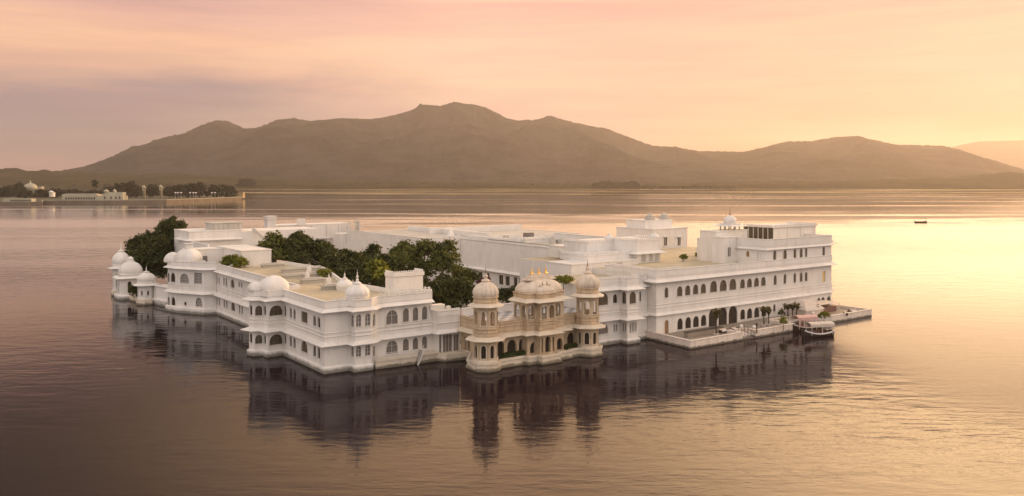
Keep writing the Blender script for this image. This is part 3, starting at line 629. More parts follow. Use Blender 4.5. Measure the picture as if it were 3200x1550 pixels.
m = MB(); m.sweep([(61.1, 3), (61.1, -11.0), (93.78, -11.0)], para(11.8, 13.0, .1, .35)); m.sweep([(93.82, -11.0), (117.2, -11.0), (117.2, 4)], para(11.8, 12.95, .12, .1)); T.part('parapet', m, 'plaster')
B.sw('moulding', [band(5.9), band(6.5, .1), band(11.6, .12)])
c = MB(); c.merlons([(61.1, 2), (61.1, -11), (68, -11)], -.12, 13.0, .38, .5); T.part('cresting', c, 'plaster')
# side galleries over the far end
m = MB()
for z in (10.9, 4.9): m.box(117.3, 119.3, -10.6, 3, z, z + .12); m.box(117.3, 118.6, -10.6, 3, z + .7, z + .85)
for z in (15.3,): m.box(117.3, 119.6, -10.8, 3, z, z + .12); m.box(117.3, 118.9, -10.6, 3, z + .4, z + .8)
T.part('side_gallery', m, 'plaster')
# third storey
T3 = Thing('roof_storey', 'white upper storey with glazed roof room, on the right end of the tall wing', 'upper storey', (105, -8, 12))
B = Block(T3, [(93.8, -3.4), (93.8, -10.98), (117.18, -10.98), (117.18, 6)], [(93.8, 6)], 12.005, [15.3, 16.0])
B.row(1, 0, (2421, 783, 812), [(2416, 2425.6), (2447.7, 2458), (2479.7, 2488), (2499, 2507.8), (2515.3, 2522.5), (2569.9, 2577.8)], 'arch', g, (1, 1), .14)
B.row(0, 0, (2337, 784, 802), [(2332, 2341.5)], 'cusp', 'wood', (1, 0), .14); B.row(0, 0, (2373, 789, 812), [(2366, 2380)], 'rect', 'white_metal', (0, 0), .1, 'door')
B.build(); B.flat(16.3); B.sw('eave', [eave(15.1, .5, .1, .35)]); B.sw('parapet', [para(15.9, 17.4, .1, .3)]); B.sw('moulding', [band(16.0, .12)])
qa = onv(2417, -4.0); qb = onv(2549, -4.0)[0]; zq = zat(709, qa[1]); ql = 4.2
m = MB(); m.box(qa[0], qb, -3.99, ql, 16.3, zq); pth = [(qa[0], ql), (qa[0], -4.0), (qb, -4.0), (qb, ql)]
m.sweep(pth, [(0.003, zq - .3), (.35, zq - .2), (.35, zq + .1), (-.3, zq + .1), (-.3, zq + .003), (.003, zq + .003)])
for k in range(1, 3): uu = qa[0] + (qb - qa[0]) * k / 3.2; m.box(uu, uu + .25, -4.12, -3.98, 16.3, zq - .3)
q_ = T3.part('roof_room', m, 'plaster')
c = MB(); c.merlons(pth, .2, zq + .1, .34, .5); T3.part('cresting', c, 'plaster', parent=q_)
gl = MB(); fr = MB(); n = 6
for k in range(n):
    v0 = -3.9 + (ql + 3.8) * k / n; v1 = -3.9 + (ql + 3.8) * (k + 1) / n
    gl.quad((qa[0] - .03, v0, 16.45), (qa[0] - .03, v1, 16.45), (qa[0] - .03, v1, zq - .3), (qa[0] - .03, v0, zq - .3)); fr.box(qa[0] - .12, qa[0] - .035, v1 - .08, v1 + .08, 16.4, zq - .25)
gf = T3.part('glazing_frame', fr, 'white_metal'); T3.part('pane', gl, 'glass_curtain', parent=gf)
# roof kiosk tower with chhatri
TO = Thing('roof_kiosk', 'white domed open kiosk on a stepped roof tower beside the glazed roof room', 'kiosk', (88, -2, 12))
u0, u1, z1, _ = rbox(TO, 'tower_room', -3.3, 2261.5, 2303, 742, 11.95, 3.2, eav=False)
f = MB(); a_, b2 = (u0, -3.3), (u1, -3.3); t0 = hit(2274, a_, b2)[0]; t1 = hit(2283, a_, b2)[0]; op = (t0, t1, zat(801, onv(2278, -3.3)[1]), zat(773, onv(2278, -3.3)[1]), 'rect')
frame_mesh(f, a_, b2, op, -.02, .12, .06, (1, 0)); pp = TO.part('door', f, 'plaster'); g2 = MB(); pane_mesh(g2, a_, b2, op, -.012); TO.part('pane', g2, 'glass_grey', parent=pp)
u0, u1, z2, _ = rbox(TO, 'tower', 0.0, 2237, 2336, 723, 11.95, 4.5)
rbox(TO, 'tower_step', 1.5, 2222, 2240, 747, 11.95, 4.0)
kc = onv(2281, 1.9)[0]; kp_ = (kc, 1.9); ky = dep(kp_); s1 = 1.45
for du in (-1, 1):
    for dv in (-1, 1): m = MB(); m.lathe(kc + du * s1, 1.9 + dv * s1, [(.22, z2), (.17, z2 + .3), (.15, z2 + 1.1), (.24, z2 + 1.35)], 10); TO.part('column', m, 'plaster')
for a in octo(kc, 1.9, 1.5, 0, 4): m = MB(); m.lathe(a[0], a[1], [(.16, z2), (.13, z2 + 1.3)], 8); TO.part('column', m, 'plaster')
ze = zat(704, ky); m = MB(); P = [(kc - 1.75, .15), (kc + 1.75, .15), (kc + 1.75, 3.65), (kc - 1.75, 3.65)]
m.prism(P, z2 + 1.25, ze + .5); m.sweep(P, eave(ze - .1, 1.25, .08, .3), True); TO.part('eave', m, 'plaster')
dome(TO, kc, 1.9, 1.3, ze + .75, zat(672, ky) - ze - .75, n=40, fin=0, drum=.4)
m = MB(); finial(m, kc, 1.9, zat(672, ky) - .1, zat(650, ky) - zat(672, ky) + .3, .17); TO.part('finial', m, 'copper')
m = MB()
for du in (-1, 1):
    finial(m, kc + du * 1.6, .35, ze + .5, .7, .12)
TO.part('pinnacle', m, 'plaster')
# ---------------------------------------------------------------- upper rooms behind the middle wing
T = Thing('roof_rooms', 'stepped white roof rooms with crested parapets behind the middle wing, left of the roof terrace', 'roof rooms', (62, 8, 11))
rbox(T, 'room', 6.6, 1785, 1992, 834, -.8, 8, mer=False, zt=13.0)
rbox(T, 'upper_room', 9.0, 1838, 1990, 799, 12.9, 9, mer=True)
rbox(T, 'rear_room', 15.0, 1836, 2056, 757, 11, 8, mer=True)
u0, u1, z1, _ = rbox(T, 'arcade_room', 7.6, 1991, 2064, 752, 11.9, 8, mer=True)
m = MB(); ee = zat(789, onv(2064, 7.6)[1]); m.sweep([(u0, 12), (u0, 7.6), (u1, 7.6), (u1, 12)], eave(ee, 1.0)); T.part('eave', m, 'plaster')
f = MB(); g2 = MB()
for (pa, pb) in ((2004, 2018), (2028, 2039), (2046, 2058)):
    a_, b2 = (u0, 7.6), (u1, 7.6); op = (hit(pa, a_, b2)[0], hit(pb, a_, b2)[0], 12.2, ee + .1, 'cusp')
    frame_mesh(f, a_, b2, op, -.03, .12, .06, (0, 0)); pane_mesh(g2, a_, b2, op, -.015)
pp = T.part('arch', f, 'plaster'); T.part('recess', g2, 'plaster_roof', parent=pp)
for (px, v, zz) in ((2044, 10.5, z1), (1904, 17, zat(757, onv(1836, 15.0)[1]))):
    c_ = onv(px, v)[0]; dome(T, c_, v, .95, zz + .2, 1.0, n=32, fin=.8, drum=.3)
m = MB(); a = onv(1935, 6.6); m.box(a[0] - .8, a[0] + .8, 6.45, 6.59, 11.3, 12.6); T.part('vent_panel', m, 'plaster_roof')
# pavilion block behind the roof terrace
T = Thing('roof_pavilion', 'white two tier roof pavilion with square hooded windows, standing behind the roof terrace', 'roof pavilion', (110, 34, 12))
u0, y0 = onv(2040, 32); u1 = onv(2148, 32)[0]; z1 = zat(716, y0); vb = onu(1926, u0)[0]
m = MB(); m.box(u0, u1, 32, vb, 4, z1); pth = [(u0, vb), (u0, 32), (u1, 32), (u1, vb)]
m.sweep(pth, [(.004, z1 - .3), (.15, z1 - .2), (.15, z1 + .05), (-.25, z1 + .05), (-.25, z1 + .002), (.004, z1 + .002)]); m.sweep([(u0, vb), (u0, 32.5)], eave(z1 - 3.4, 1.0)); T.part('wall', m, 'plaster')
rbox(T, 'upper_tier', 36, 2016, 2100, 689, z1 - .01, 7)
for px in (2079.5, 2122):
    f = MB(); g2 = MB(); a_, b2 = (u0, 32), (u1, 32); y_ = onv(px, 32)[1]; op = (hit(px - 4.5, a_, b2)[0], hit(px + 4.5, a_, b2)[0], zat(767, y_), zat(742, y_), 'rect')
    frame_mesh(f, a_, b2, op, -.03, .12, .06, (1, 0)); mz = op[3] + .15; f.box(u0 + op[0] - .5, u0 + op[1] + .5, 31.3, 31.98, mz, mz + .12); pane_mesh(g2, a_, b2, op, -.012)
    pp = T.part('window', f, 'plaster'); T.part('pane', g2, 'glass', parent=pp)
for px in (2031, 2075):
    c_ = onv(px, 38); zz = zat(689, onv(2016, 36)[1]); m = MB(); m.lathe(c_[0], 38, [(1.3, zz), (1.5, zz + .5), (1.1, zz + .7), (1.2, zz + 1.1), (.5, zz + 1.4), (.2, zz + 1.8)], 12); T.part('water_tank', m, 'plaster_roof', smooth=False)
# low wall round the terrace
T = Thing('terrace_wall', 'low white wall across the back of the roof terrace, beside the roof kiosk', 'wall', (88, 10, 12))
m = MB(); m.box(100.0, 100.4, 5.2, 13.8, 11.9, 13.7); m.box(99.9, 100.5, 5.1, 13.9, 13.7, 13.85); T.part('wall', m, 'plaster')
# ---------------------------------------------------------------- courtyard and rear wings
T = Thing('courtyard_wing', 'long blank white courtyard wall above a row of dark windows, behind the stone pavilion', 'palace wing', (70, 40, 0))
B = Block(T, [(70, 70.0), (70, 14.0)], [(84, 14.0), (84, 70.0)], -.8, [6.6, 14.2])
B.ops = {}; k1u = 70
for (pa, pb) in ((1453, 1458), (1466, 1473), (1478, 1487), (1495, 1508), (1514, 1530), (1560, 1573), (1580, 1593), (1606, 1617), (1622, 1637)):
    B.row(0, 0, (1480, 846, 874), [(pa, pb)], 'rect', 'glass', (1, 0), .12)
B.build(); B.flat(14.1, 'plaster_roof'); B.sw('eave', [eave(6.5, .9)]); B.sw('moulding', [band(13.9, .2, .15)])
rbox(T, 'roof_room', 45, 1640, 1729, 748, 14.0, 6, mer=True)
a = onv(1729, 45)[0]; m = MB(); m.box(a, a + .5, 16, 45, 14.0, 16.3); m.box(a - .12, a + .6, 16, 45, 16.3, 16.45); T.part('roof_wall', m, 'plaster')
rbox(T, 'roof_block', 22.5, 1760, 1832, 770, 14.05, 5, mer=False)
for k, (uu, vv, ww, hh) in enumerate(((73, 24, 1.6, 1.0), (76, 26.5, 1.2, .9), (80, 20, 2.2, 1.3), (74, 36, 1.4, 1.1), (78, 40, 1.1, .8), (79.5, 40.2, 1.1, .8), (81, 55, 2.4, 1.6), (76, 58, 1.3, 1.0))):
    m = MB(); m.box(uu, uu + ww, vv, vv + ww * .7, 14.1, 14.15 + hh); m.box(uu + .1, uu + ww - .1, vv + .1, vv + ww * .7 - .1, 14.15 + hh, 14.22 + hh); T.part('air_unit', m, 'plaster_roof' if k % 2 else 'glass_grey')
m = MB(); m.bar((72, 30, 14.3), (72, 60, 14.3), .14); m.bar((72, 30, 14.3), (83, 30, 14.3), .14); T.part('pipe', m, 'glass_grey')
m = MB(); c_ = onu(1560, 70)[0]; m.box(72, 73, 46, 70, 14.05, 14.9); m.box(75, 90, 63, 64, 14.0, 15.0); T.part('roof_wall', m, 'plaster')
# back of the courtyard
T = Thing('courtyard_wing', 'white rear courtyard wing with crested roofline, seen above the green courtyard trees', 'palace wing', (62, 75, 0))
K1l = onv(1331, 70)[0]
zc = zat(738, onv(1400, 70)[1])
B = Block(T, [(K1l, 118), (K1l, 70.02), (70.0, 70.02)], [(112, 70.02), (112, 118)], -.8, [6.5, zc - 1.0])
B.build(); B.flat(zc - 1.1, 'plaster_roof'); B.sw('parapet', [para(zc - 1.1, zc - .25)]); B.sw('eave', [eave(6.4, .9)])
c = MB(); c.merlons([(K1l, 70.02), (70, 70.02)], -.1, zc - .25, .4, .6); T.part('cresting', c, 'plaster')
rr = MB(); rr.box(76, 110, 96, 97, zc - 1.2, zc + .6); rr.box(80, 81, 71, 117, zc - 1.2, zc + .2); a = onv(1415, 78)[0]; rr.prism([(a - 1, 78), (a + 1, 78), (a + 1, 80), (a - 1, 80)], zc - 1.2, zc + 1.2, [(a - .2, 79), (a + .2, 79), (a + .2, 79.3), (a - .2, 79.3)]); T.part('roof_wall', rr, 'plaster')
T = Thing('rear_wing', 'white rear wing with tall plain parapets, on the far side of the courtyard trees', 'palace wing', (60, 120, 0))
y_ = onv(1110, 118.0)[1]; zf = zat(728, onv(1166, 118)[1])
u0 = onv(1066, 118.05)[0]; u1 = onv(1168, 118.05)[0]
m = MB(); m.box(u0, u1, 118.05, 124, 0, zf); m.box(u0 + .8, u1 + .2, 117.9, 124.2, zf, zf + .12)
m.box(u1 + .02, u1 + .5, 70.4, 118.04, 0, zat(738, onu(1180, u1)[1])); T.part('wall', m, 'plaster')
m = MB(); m.box(u1 + .6, u1 + 22, 118.05, 119, zf - 2, zf + .3); m.box(u1 + .6, u1 + 22, 100, 101, zf - 3, zf - .4); m.box(u1 + .55, K1l - .1, 71, 140, 0, zf - 2.5); T.part('roof_wall', m, 'plaster')
rbox(T, 'upper_room', 128, 856, 1096, 705, 0, 8)
e0 = onv(856, 128)[0]; e1 = onv(1096, 128)[0]; ze_ = zat(705, onv(856, 128)[1])
m = MB()
for px in (977, 1024, 1062, 1088): u_ = onv(px, 127.8)[0]; m.box(u_ - .3, u_ + .3, 127.5, 127.98, 6, ze_ - .4)
u_ = onv(975, 127)[0]; m.box(u_, e1 + .3, 127.3, 127.98, ze_ - 4.6, ze_ - 4.3); T.part('pilaster', m, 'plaster')
u_ = onv(1100, 124)[0]; m = MB()
for k in range(5): m.box(u_ - 1.5, u_ + 2.6, 124.5, 124.7, zf + .3 + k * .65, zf + .5 + k * .65)
m.box(u_ + 2.5, u_ + 2.9, 124, 127, zf, zf + 3.6); T.part('louvre', m, 'plaster_roof')
a = onv(835, 125.0)[0]; b = onv(863, 125.0)[0]; zt_ = zat(677, onv(850, 125)[1]); m = MB(); m.box(a, b, 125, 127.6, 0, zt_); m.box(a - .3, b + .3, 124.7, 127.9, zt_ - .8, zt_ - .6); m.box(a - .3, b + .3, 124.7, 127.9, zt_, zt_ + .15)
for k in range(6): m.box((a + b) / 2 + .2, b - .2, 124.9, 125, zt_ - 2.0 - k * 1.1, zt_ - 1.6 - k * 1.1)
T.part('water_tower', m, 'plaster')
a = onv(945, 126)[0]; m = MB(); m.box(a - 1.2, a + 1.2, 126.5, 127.5, ze_ - .2, ze_ + 1.9); m.box(a - 4.5, a + 1.4, 126.9, 127.3, ze_ - 1.2, ze_ - 1.0); T.part('roof_unit', m, 'white_metal')
# ---------------------------------------------------------------- rear left wing
T = Thing('rear_wing', 'stepped white blocks of the rear left wing, beside the large dark tree', 'palace wing', (8, 85, 0))
u0, u1, zb_, _ = rbox(T, 'front_block', 78, 591, 752, 781, 0, 6)
m = MB(); c_ = onv(607, 77.9); m.lathe(c_[0] - .4, 78, [(.55, 9), (.55, 13.4), (.7, 13.5), (.7, 13.8)], 12); T.part('round_pier', m, 'plaster'); m = MB(); w0 = onv(630, 77.95)[0]; m.box(w0, w0 + 1.3, 77.9, 77.99, 10.8, 12.2); T.part('shutter', m, 'glass_grey')
rbox(T, 'square_block', 65.5, 754, 848, 784, 9.9, 18)
uA, uB, zA, _ = rbox(T, 'high_block', 100, 591, 755, 724, 0, 14)
m = MB(); m.sweep([(uA, 110), (uA, 100), (uB, 100)], eave(zat(753, onv(591, 100)[1]), 1.1)); m.box(uA, uA + .4, 84.05, 99.95, 0, zb_ + .6); T.part('eave', m, 'plaster')
m = MB(); m.box(uA, uB + 10, 84.02, 99.98, 0, zb_ - 1.2); T.part('roof', m, 'plaster_roof')
pu = onv(663, 103)[0]; pv = onv(757, 103)[0]; zp = zat(699, onv(663, 103)[1])
m = MB(); m.box(pu, pv, 103, 109, zA - .02, zp); m.box(pu - .3, pv + .3, 102.7, 109.3, zp, zp + .2)
for k in range(6): uu = pu + (pv - pu) * (k + .3) / 6; m.box(uu, uu + .35, 102.8, 103, zA, zp - .2)
T.part('roof_room', m, 'plaster_roof')
m = MB(); m.box(uB + .02, uB + 22, 100.05, 112, 0, zA - .4); T.part('side_block', m, 'plaster')
m = MB(); a = G(782, 725, zA - .4); m.bar((uB + 3, 99.8, zA + .2), (uB + 6.5, 96, zA - 4), .5, .8); T.part('stair', m, 'plaster_roof')
# ---------------------------------------------------------------- lattice tower at the left end
T = Thing('lattice_pavilion', 'white bay with pierced lattice windows and curved roof, at the long wing left end', 'pavilion', (1, 72, 0))
P = [(-0.5, 84), (-2.9, 80.4), (-1.8, 76.3), (0.15, 72.9), (0.45, 72.2), (2.1, 69.4), (4.55, 68.7)]
B = Block(T, P, [(9, 76), (4, 84)], -.8, [4.5, 9.95, 10.6])
pts = [toW(p) for p in P]
pxs = [1600 + F * q[0] / q[1] for q in pts]; print('tower px', [round(x) for x in pxs])
B.row(1, 1, (526, 852, 881), [(524, 530)], 'arch'); B.row(1, 0, (527, 927, 954), [(525, 530.5)], 'arch')
B.row(1, 1, (540, 852, 881), [(534, 548)], 'arch', 'recess', (0, 0)); B.row(1, 0, (541, 928, 954), [(536, 548)], 'arch', 'recess', (0, 0))
B.row(2, 1, (578, 854, 884), [(563, 590)], 'big', 'recess', (6, 5), .12, 'lattice_window')
B.row(2, 0, (580, 944, 954), [(576, 583)], 'rect', 'recess', (0, 0), .1)
B.row(4, 1, (618, 853, 886), [(607, 631)], 'rect', 'recess', (5, 6), .1, 'lattice_window')
B.row(4, 0, (625, 930, 958), [(612, 632)], 'big', 'recess', (5, 5), .1, 'lattice_window')
B.build(); B.flat(10.5); B.sw('eave', [eave(9.85, .9), eave(4.4, .9)]); B.sw('parapet', [para(10.4, 11.5)]); B.sw('moulding', [band(5.6), band(6.1)]); B.sw('plinth', [plinth(1.3, .5)])
c = MB(); c.merlons(P[3:], 0, 11.5, .3, .45); T.part('cresting', c, 'plaster')
cc = (0.7, 76.8); rt = math.atan2(P[3][1] - P[2][1], P[3][0] - P[2][0])
m = MB(); m.bangla(cc[0], cc[1], 2.9, 2.2, 11.4, 3.0, 3.4, 36, rt); m.prism([(cc[0] + x * math.cos(rt) - y * math.sin(rt), cc[1] + x * math.sin(rt) + y * math.cos(rt)) for x, y in ((-2.9, -2.2), (2.9, -2.2), (2.9, 2.2), (-2.9, 2.2))], 10.4, 11.45)
cr_ = T.part('curved_roof', m, 'plaster', smooth=False); m = MB(); m.box(cc[0] - .8, cc[0] + .8, cc[1] - .8, cc[1] + .8, 14.1, 15.3); m.box(cc[0] - 1, cc[0] + 1, cc[1] - 1, cc[1] + 1, 15.3, 15.45); T.part('ridge', m, 'plaster', parent=cr_)
m = MB(); m.bangla(-1.8, 80.6, 1.7, 1.5, 11.0, 2.3, 3.4, 28, rt); T.part('curved_roof', m, 'plaster', smooth=True)
# ---------------------------------------------------------------- far-left lakeside pavilions
def kiosk(label, c, r, ze, zd, hd, fin, nsides=8, ribs=8, opening=True, base=1.3, tipm='plaster'):
    T = Thing('domed_kiosk', label, 'kiosk', (c[0], c[1], 0)); P = octo(c[0], c[1], r, math.pi / nsides, nsides); P2 = P + [P[0]]
    m = MB(); m.prism(octo(c[0], c[1], r + .35, math.pi / nsides, nsides), -.8, base); T.part('plinth', m, 'pale_stone')
    L = (Vector(P[0]) - Vector(P[1])).length; lo = [(L * .36, L * .64, 2.3, ze - 1.2, 'arch')]; m = MB()
    for a, b in zip(P2, P2[1:]): wall_seg(m, a, b, base, ze + .6, lo, .25)
    w_ = T.part('wall', m, 'plaster'); g = MB(); f = MB()
    for a, b in zip(P2, P2[1:]): pane_mesh(g, a, b, lo[0], .25); frame_mesh(f, a, b, lo[0], .25, .08, .04, (0, 0))
    ff = T.part('window', f, 'plaster'); T.part('pane', g, 'recess', parent=ff)
    m = MB(); m.sweep(P, eave(ze, 1.05, .1, .5), True); T.part('eave', m, 'plaster')
    m = MB(); m.prism(octo(c[0], c[1], r + .1, math.pi / nsides, nsides), ze + .5, zd); T.part('drum', m, 'plaster')
    dome(T, c[0], c[1], r * .98, zd, hd, n=48, ribs=ribs, amp=.05, fin=fin, fr=.22)
    return T
k2 = toP(((457 - 1600) / F * 203.3, 203.3)); kiosk('small white octagonal kiosk with flared eave and slit window, nearest of the far left cluster', k2, 1.95, 4.6, 5.6, 2.1, 1.7)
k3 = toP(((378 - 1600) / F * 219, 219.0)); kiosk('white kiosk with tapering dark tipped spire, farthest back in the far left cluster', k3, 2.0, 7.0, 8.2, 3.2, 3.0)
c = toP(((408 - 1600) / F * 213.5, 213.5)); T = Thing('curved_roof_pavilion', 'white pavilion with broad curved dome at the far left water edge, beside the small kiosk', 'pavilion', (c[0], c[1], 0))
P = [(c[0] - 2.9, c[1] + 2.2), (c[0] - 2.9, c[1] - 1.9), (c[0] - 2.0, c[1] - 2.6), (c[0] + 2.9, c[1] - 2.6)]
B = Block(T, P, [(c[0] + 2.9, c[1] + 2.6), (c[0] - 2.2, c[1] + 2.6)], -.8, [5.9]); zz = (1.9, 4.6)
for i, n in ((0, 2), (2, 2)):
    L = (Vector(P[i]) - Vector(P[i + 1])).length
    for k in range(n): row_op(B, i, 0, L * (k + .5) / n - .45, L * (k + .5) / n + .45, 1.7, 4.5, 'arch', 'recess', (0, 0), .1)
B.build(); B.flat(5.8); fp = P + B.back; m = MB(); m.sweep(fp, eave(5.2, .9), True); T.part('eave', m, 'plaster'); B.sw('plinth', [plinth(1.2, .5)])
m = MB(); m.prism([(c[0] - 2.6, c[1] - 2.3), (c[0] + 2.7, c[1] - 2.3), (c[0] + 2.7, c[1] + 2.4), (c[0] - 2.6, c[1] + 2.4)], 5.75, 6.4); m.bangla(c[0], c[1], 2.65, 2.35, 6.4, 3.0, 3.0, 36); dd = T.part('dome', m, 'plaster', smooth=True)
m = MB(); m.lathe(c[0], c[1], [(.9, 9.0), (1.0, 9.3), (.7, 9.5), (.75, 10.0), (.2, 10.5)], 16); T.part('lantern', m, 'plaster', parent=dd)
T = Thing('garden_wall', 'low white garden wall between the small kiosk and the lattice pavilion', 'wall', (-2, 88, 0))
m = MB(); m.prism([(-3.2, 92.0), (-1.8, 84.5), (2, 84.5), (2, 92)], -.8, 4.6); m.sweep([(-3.2, 92), (-1.8, 84.5)], [(.004, 4.4), (.25, 4.5), (.25, 4.7), (-.2, 4.7), (-.2, 4.602), (.004, 4.602)]); m.sweep([(-3.2, 92), (-1.8, 84.5)], [(.004, 1.0), (.4, 1.1), (.4, 1.5), (.004, 1.6)]); T.part('wall', m, 'plaster')
m = MB(); m.prism([(-6.5, 102), (-5.0, 94), (-2, 92.5), (3, 92.5), (3, 106), (-4, 106)], -.8, 1.4); T.part('plinth', m, 'pale_stone')
# ---------------------------------------------------------------- courtyard ground
m = []; gp = [(6, 84.6), (6, 70), (14, 66), (21, 3), (45, 6.8), (69.8, 14), (69.8, 70), (60, 118), (20, 128), (2, 112), (-4, 105)]
struct('courtyard_ground', [(*toW(p), 1.5) for p in gp] + [(*toW(p), -1.0) for p in gp], [tuple(range(len(gp)))] + [(k, (k + 1) % len(gp), len(gp) + (k + 1) % len(gp), len(gp) + k) for k in range(len(gp))], MAT['paving'])
# ---------------------------------------------------------------- lakeside terraces of the right wing
def terr(label, front, back, z, pw=.45, ph=.55, inner='paving'):
    T = Thing('terrace', label, 'terrace', (front[0][0], front[0][1], 0))
    m = MB(); m.prism(front + back, -.9, z); T.part('floor', m, inner)
    m = MB(); m.sweep(front, [(.004, -.9), (.1, -.9), (.1, z + ph - .2), (.16, z + ph - .12), (.16, z + ph), (-pw, z + ph), (-pw, z - .02), (.004, z - .02)]); T.part('parapet', m, 'quay_stone')
    return T
p_ = [G(2022, 1056.5), G(2158, 1091), G(2318, 1073)]
t1 = p_[1]; v1 = t1[1]; uA = onv(2318, v1)[0]; uB = onv(2362, v1)[0]; uC = onv(2482, v1)[0]
terr('long stone lake terrace with low wall and dark seating, left of the landing gap', [(60.6, -8.8), (60.6, -11.6), (t1[0], v1), (uA, v1), (uA, v1 + 2.8), (uB + .0, v1 + 2.8)], [(uB, -11.02), (61.2, -11.02)], .95)
terr('shorter stone lake terrace with low wall and potted palms, beside the moored boats', [(uB + .02, v1 + 2.8), (uB + .02, v1), (uC, v1), (uC, v1 + 5.5)], [(uC, -11.02), (uB + .02, -11.02)], .95)
jL = G(2606, 1008); jR = G(2722, 996); jv = jL[1]; u3 = onv(2722, jv)[0]
terr('far right stone lake terrace with low wall, jutting past the end of the palace', [(uC + .02, -14.5), (uC + 10, -15), (jL[0] - 1, jv), (u3, jv), (u3, jv + 10.5), (117.4, jv + 17)], [(117.3, -11.02), (uC + .02, -11.02)], 1.0)
# steps in the gap
T = Thing('landing_stairs', 'stone landing steps with dark rails in the gap between the two lake terraces', 'stairs', (uA + 1.5, v1 + 1.4, 0))
m = MB()
for k in range(5): m.box(uA + .1, uB - .1, v1 + .45 * k, v1 + 2.78, -.6, .1 + .19 * k)
T.part('steps', m, 'quay_stone'); m = MB()
for uu in (uA + .2, (uA + uB) / 2, uB - .2):
    m.bar((uu, v1 + .1, 1.0), (uu, v1 + 2.6, 1.9), .06)
    for k in range(4): m.bar((uu, v1 + .2 + k * .75, 0), (uu, v1 + .2 + k * .75, 1.1 + .25 * k), .05)
T.part('railing', m, 'dark_wood')
# fittings on the terraces
def at(px, py, z): return G(px, py, z)
a = at(2150, 1057, .95); b = at(2236, 1048, .95)
T = Thing('bar_counter', 'long dark bar counter on the left lake terrace, behind its low wall', 'counter', (a[0], a[1], .95)); m = MB(); m.box(a[0], a[0] + 9.5, a[1], a[1] + 1.0, .95, 1.95); T.part('body', m, 'paving'); m = MB(); m.box(a[0] - .1, a[0] + 9.6, a[1] - .1, a[1] + 1.1, 1.95, 2.05); T.part('top', m, 'hull_dark')
def sofa(label, px, py, rot, z=.95, n=1, grp='dark terrace sofas'):
    c = at(px, py, z); T = Thing('sofa', label, 'sofa', (c[0], c[1], z), grp)
    u, v = c; s = [(math.cos(rot), math.sin(rot)), (-math.sin(rot), math.cos(rot))]
    def bx(m, x0, x1, y0, y1, z0, z1): m.prism([(u + x * s[0][0] + y * s[1][0], v + x * s[0][1] + y * s[1][1]) for x, y in ((x0, y0), (x1, y0), (x1, y1), (x0, y1))], z0 + z, z1 + z)
    m = MB(); bx(m, -.95, .95, -.4, .4, .1, .36); bx(m, -.95, .95, .41, .6, .1, .85); bx(m, -1.12, -.955, -.4, .6, .1, .62); bx(m, .955, 1.12, -.4, .6, .1, .62); T.part('frame', m, 'dark_wood')
    m = MB(); bx(m, -.9, -.02, -.38, .38, .362, .52); bx(m, .02, .9, -.38, .38, .362, .52); T.part('cushion', m, 'cloth_white'); m = MB(); bx(m, -.9, .9, .26, .4, .53, .8); T.part('backrest', m, 'canvas')
sofa('dark framed sofa with white cushions on the left terrace, right of the bar counter', 2262, 1040, .0); sofa('dark framed sofa with white cushions on the left terrace, next to the landing gap', 2296, 1036, .2)
sofa('dark framed sofa with white cushions on the far right terrace, left of the two', 2646, 985, .4, 1.0); sofa('dark framed sofa with white cushions on the far right terrace, right of the two', 2668, 978, -.2, 1.0)
T = Thing('awning_hut', 'low hut with pale awning and dark counter under the end arches, far right terrace', 'hut', (103, -14, 1))
hu0 = onv(2548, -14.5)[0]; hu1 = onv(2614, -14.5)[0]
m = MB(); m.box(hu0, hu1, -14.5, -11.6, 1.0, 2.2); T.part('counter', m, 'red_paint'); m = MB(); m.prism([(hu0 - .5, -15.2), (hu1 + .5, -15.2), (hu1 + .5, -11.3), (hu0 - .5, -11.3)], 3.0, 3.12, [(hu0 + .6, -14.2), (hu1 - .6, -14.2), (hu1 - .6, -11.3), (hu0 + .6, -11.3)]); T.part('awning', m, 'canvas')
m = MB()
for uu in (hu0 - .3, hu1 + .3): m.bar((uu, -15, 1), (uu, -15, 3.05), .1)
T.part('post', m, 'white_metal')
T = Thing('tent', 'large pale canvas tent beside the palms on the right lake terrace', 'tent', (97, -14, 1))
a = at(2490, 990, 1.0); u0 = a[0]; v0 = -16.2; m = MB(); m.prism([(u0, v0), (u0 + 6.2, v0), (u0 + 6.2, v0 + 4), (u0, v0 + 4)], .95, 2.6); m.prism([(u0 - .15, v0 - .15), (u0 + 6.35, v0 - .15), (u0 + 6.35, v0 + 4.15), (u0 - .15, v0 + 4.15)], 2.6, 4.3, [(u0 + 1.8, v0 + 1.6), (u0 + 4.6, v0 + 1.6), (u0 + 4.6, v0 + 2.4), (u0 + 1.8, v0 + 2.4)]); T.part('canopy', m, 'canvas')
m = MB(); m.box(u0 - .2, u0 + 6.4, v0 - .17, v0 - .16, 2.35, 2.6); T.part('valance', m, 'plaster')
T = Thing('flower_pot', 'pale round lamp pots', 'pot', (0, 0, 0)) if False else None
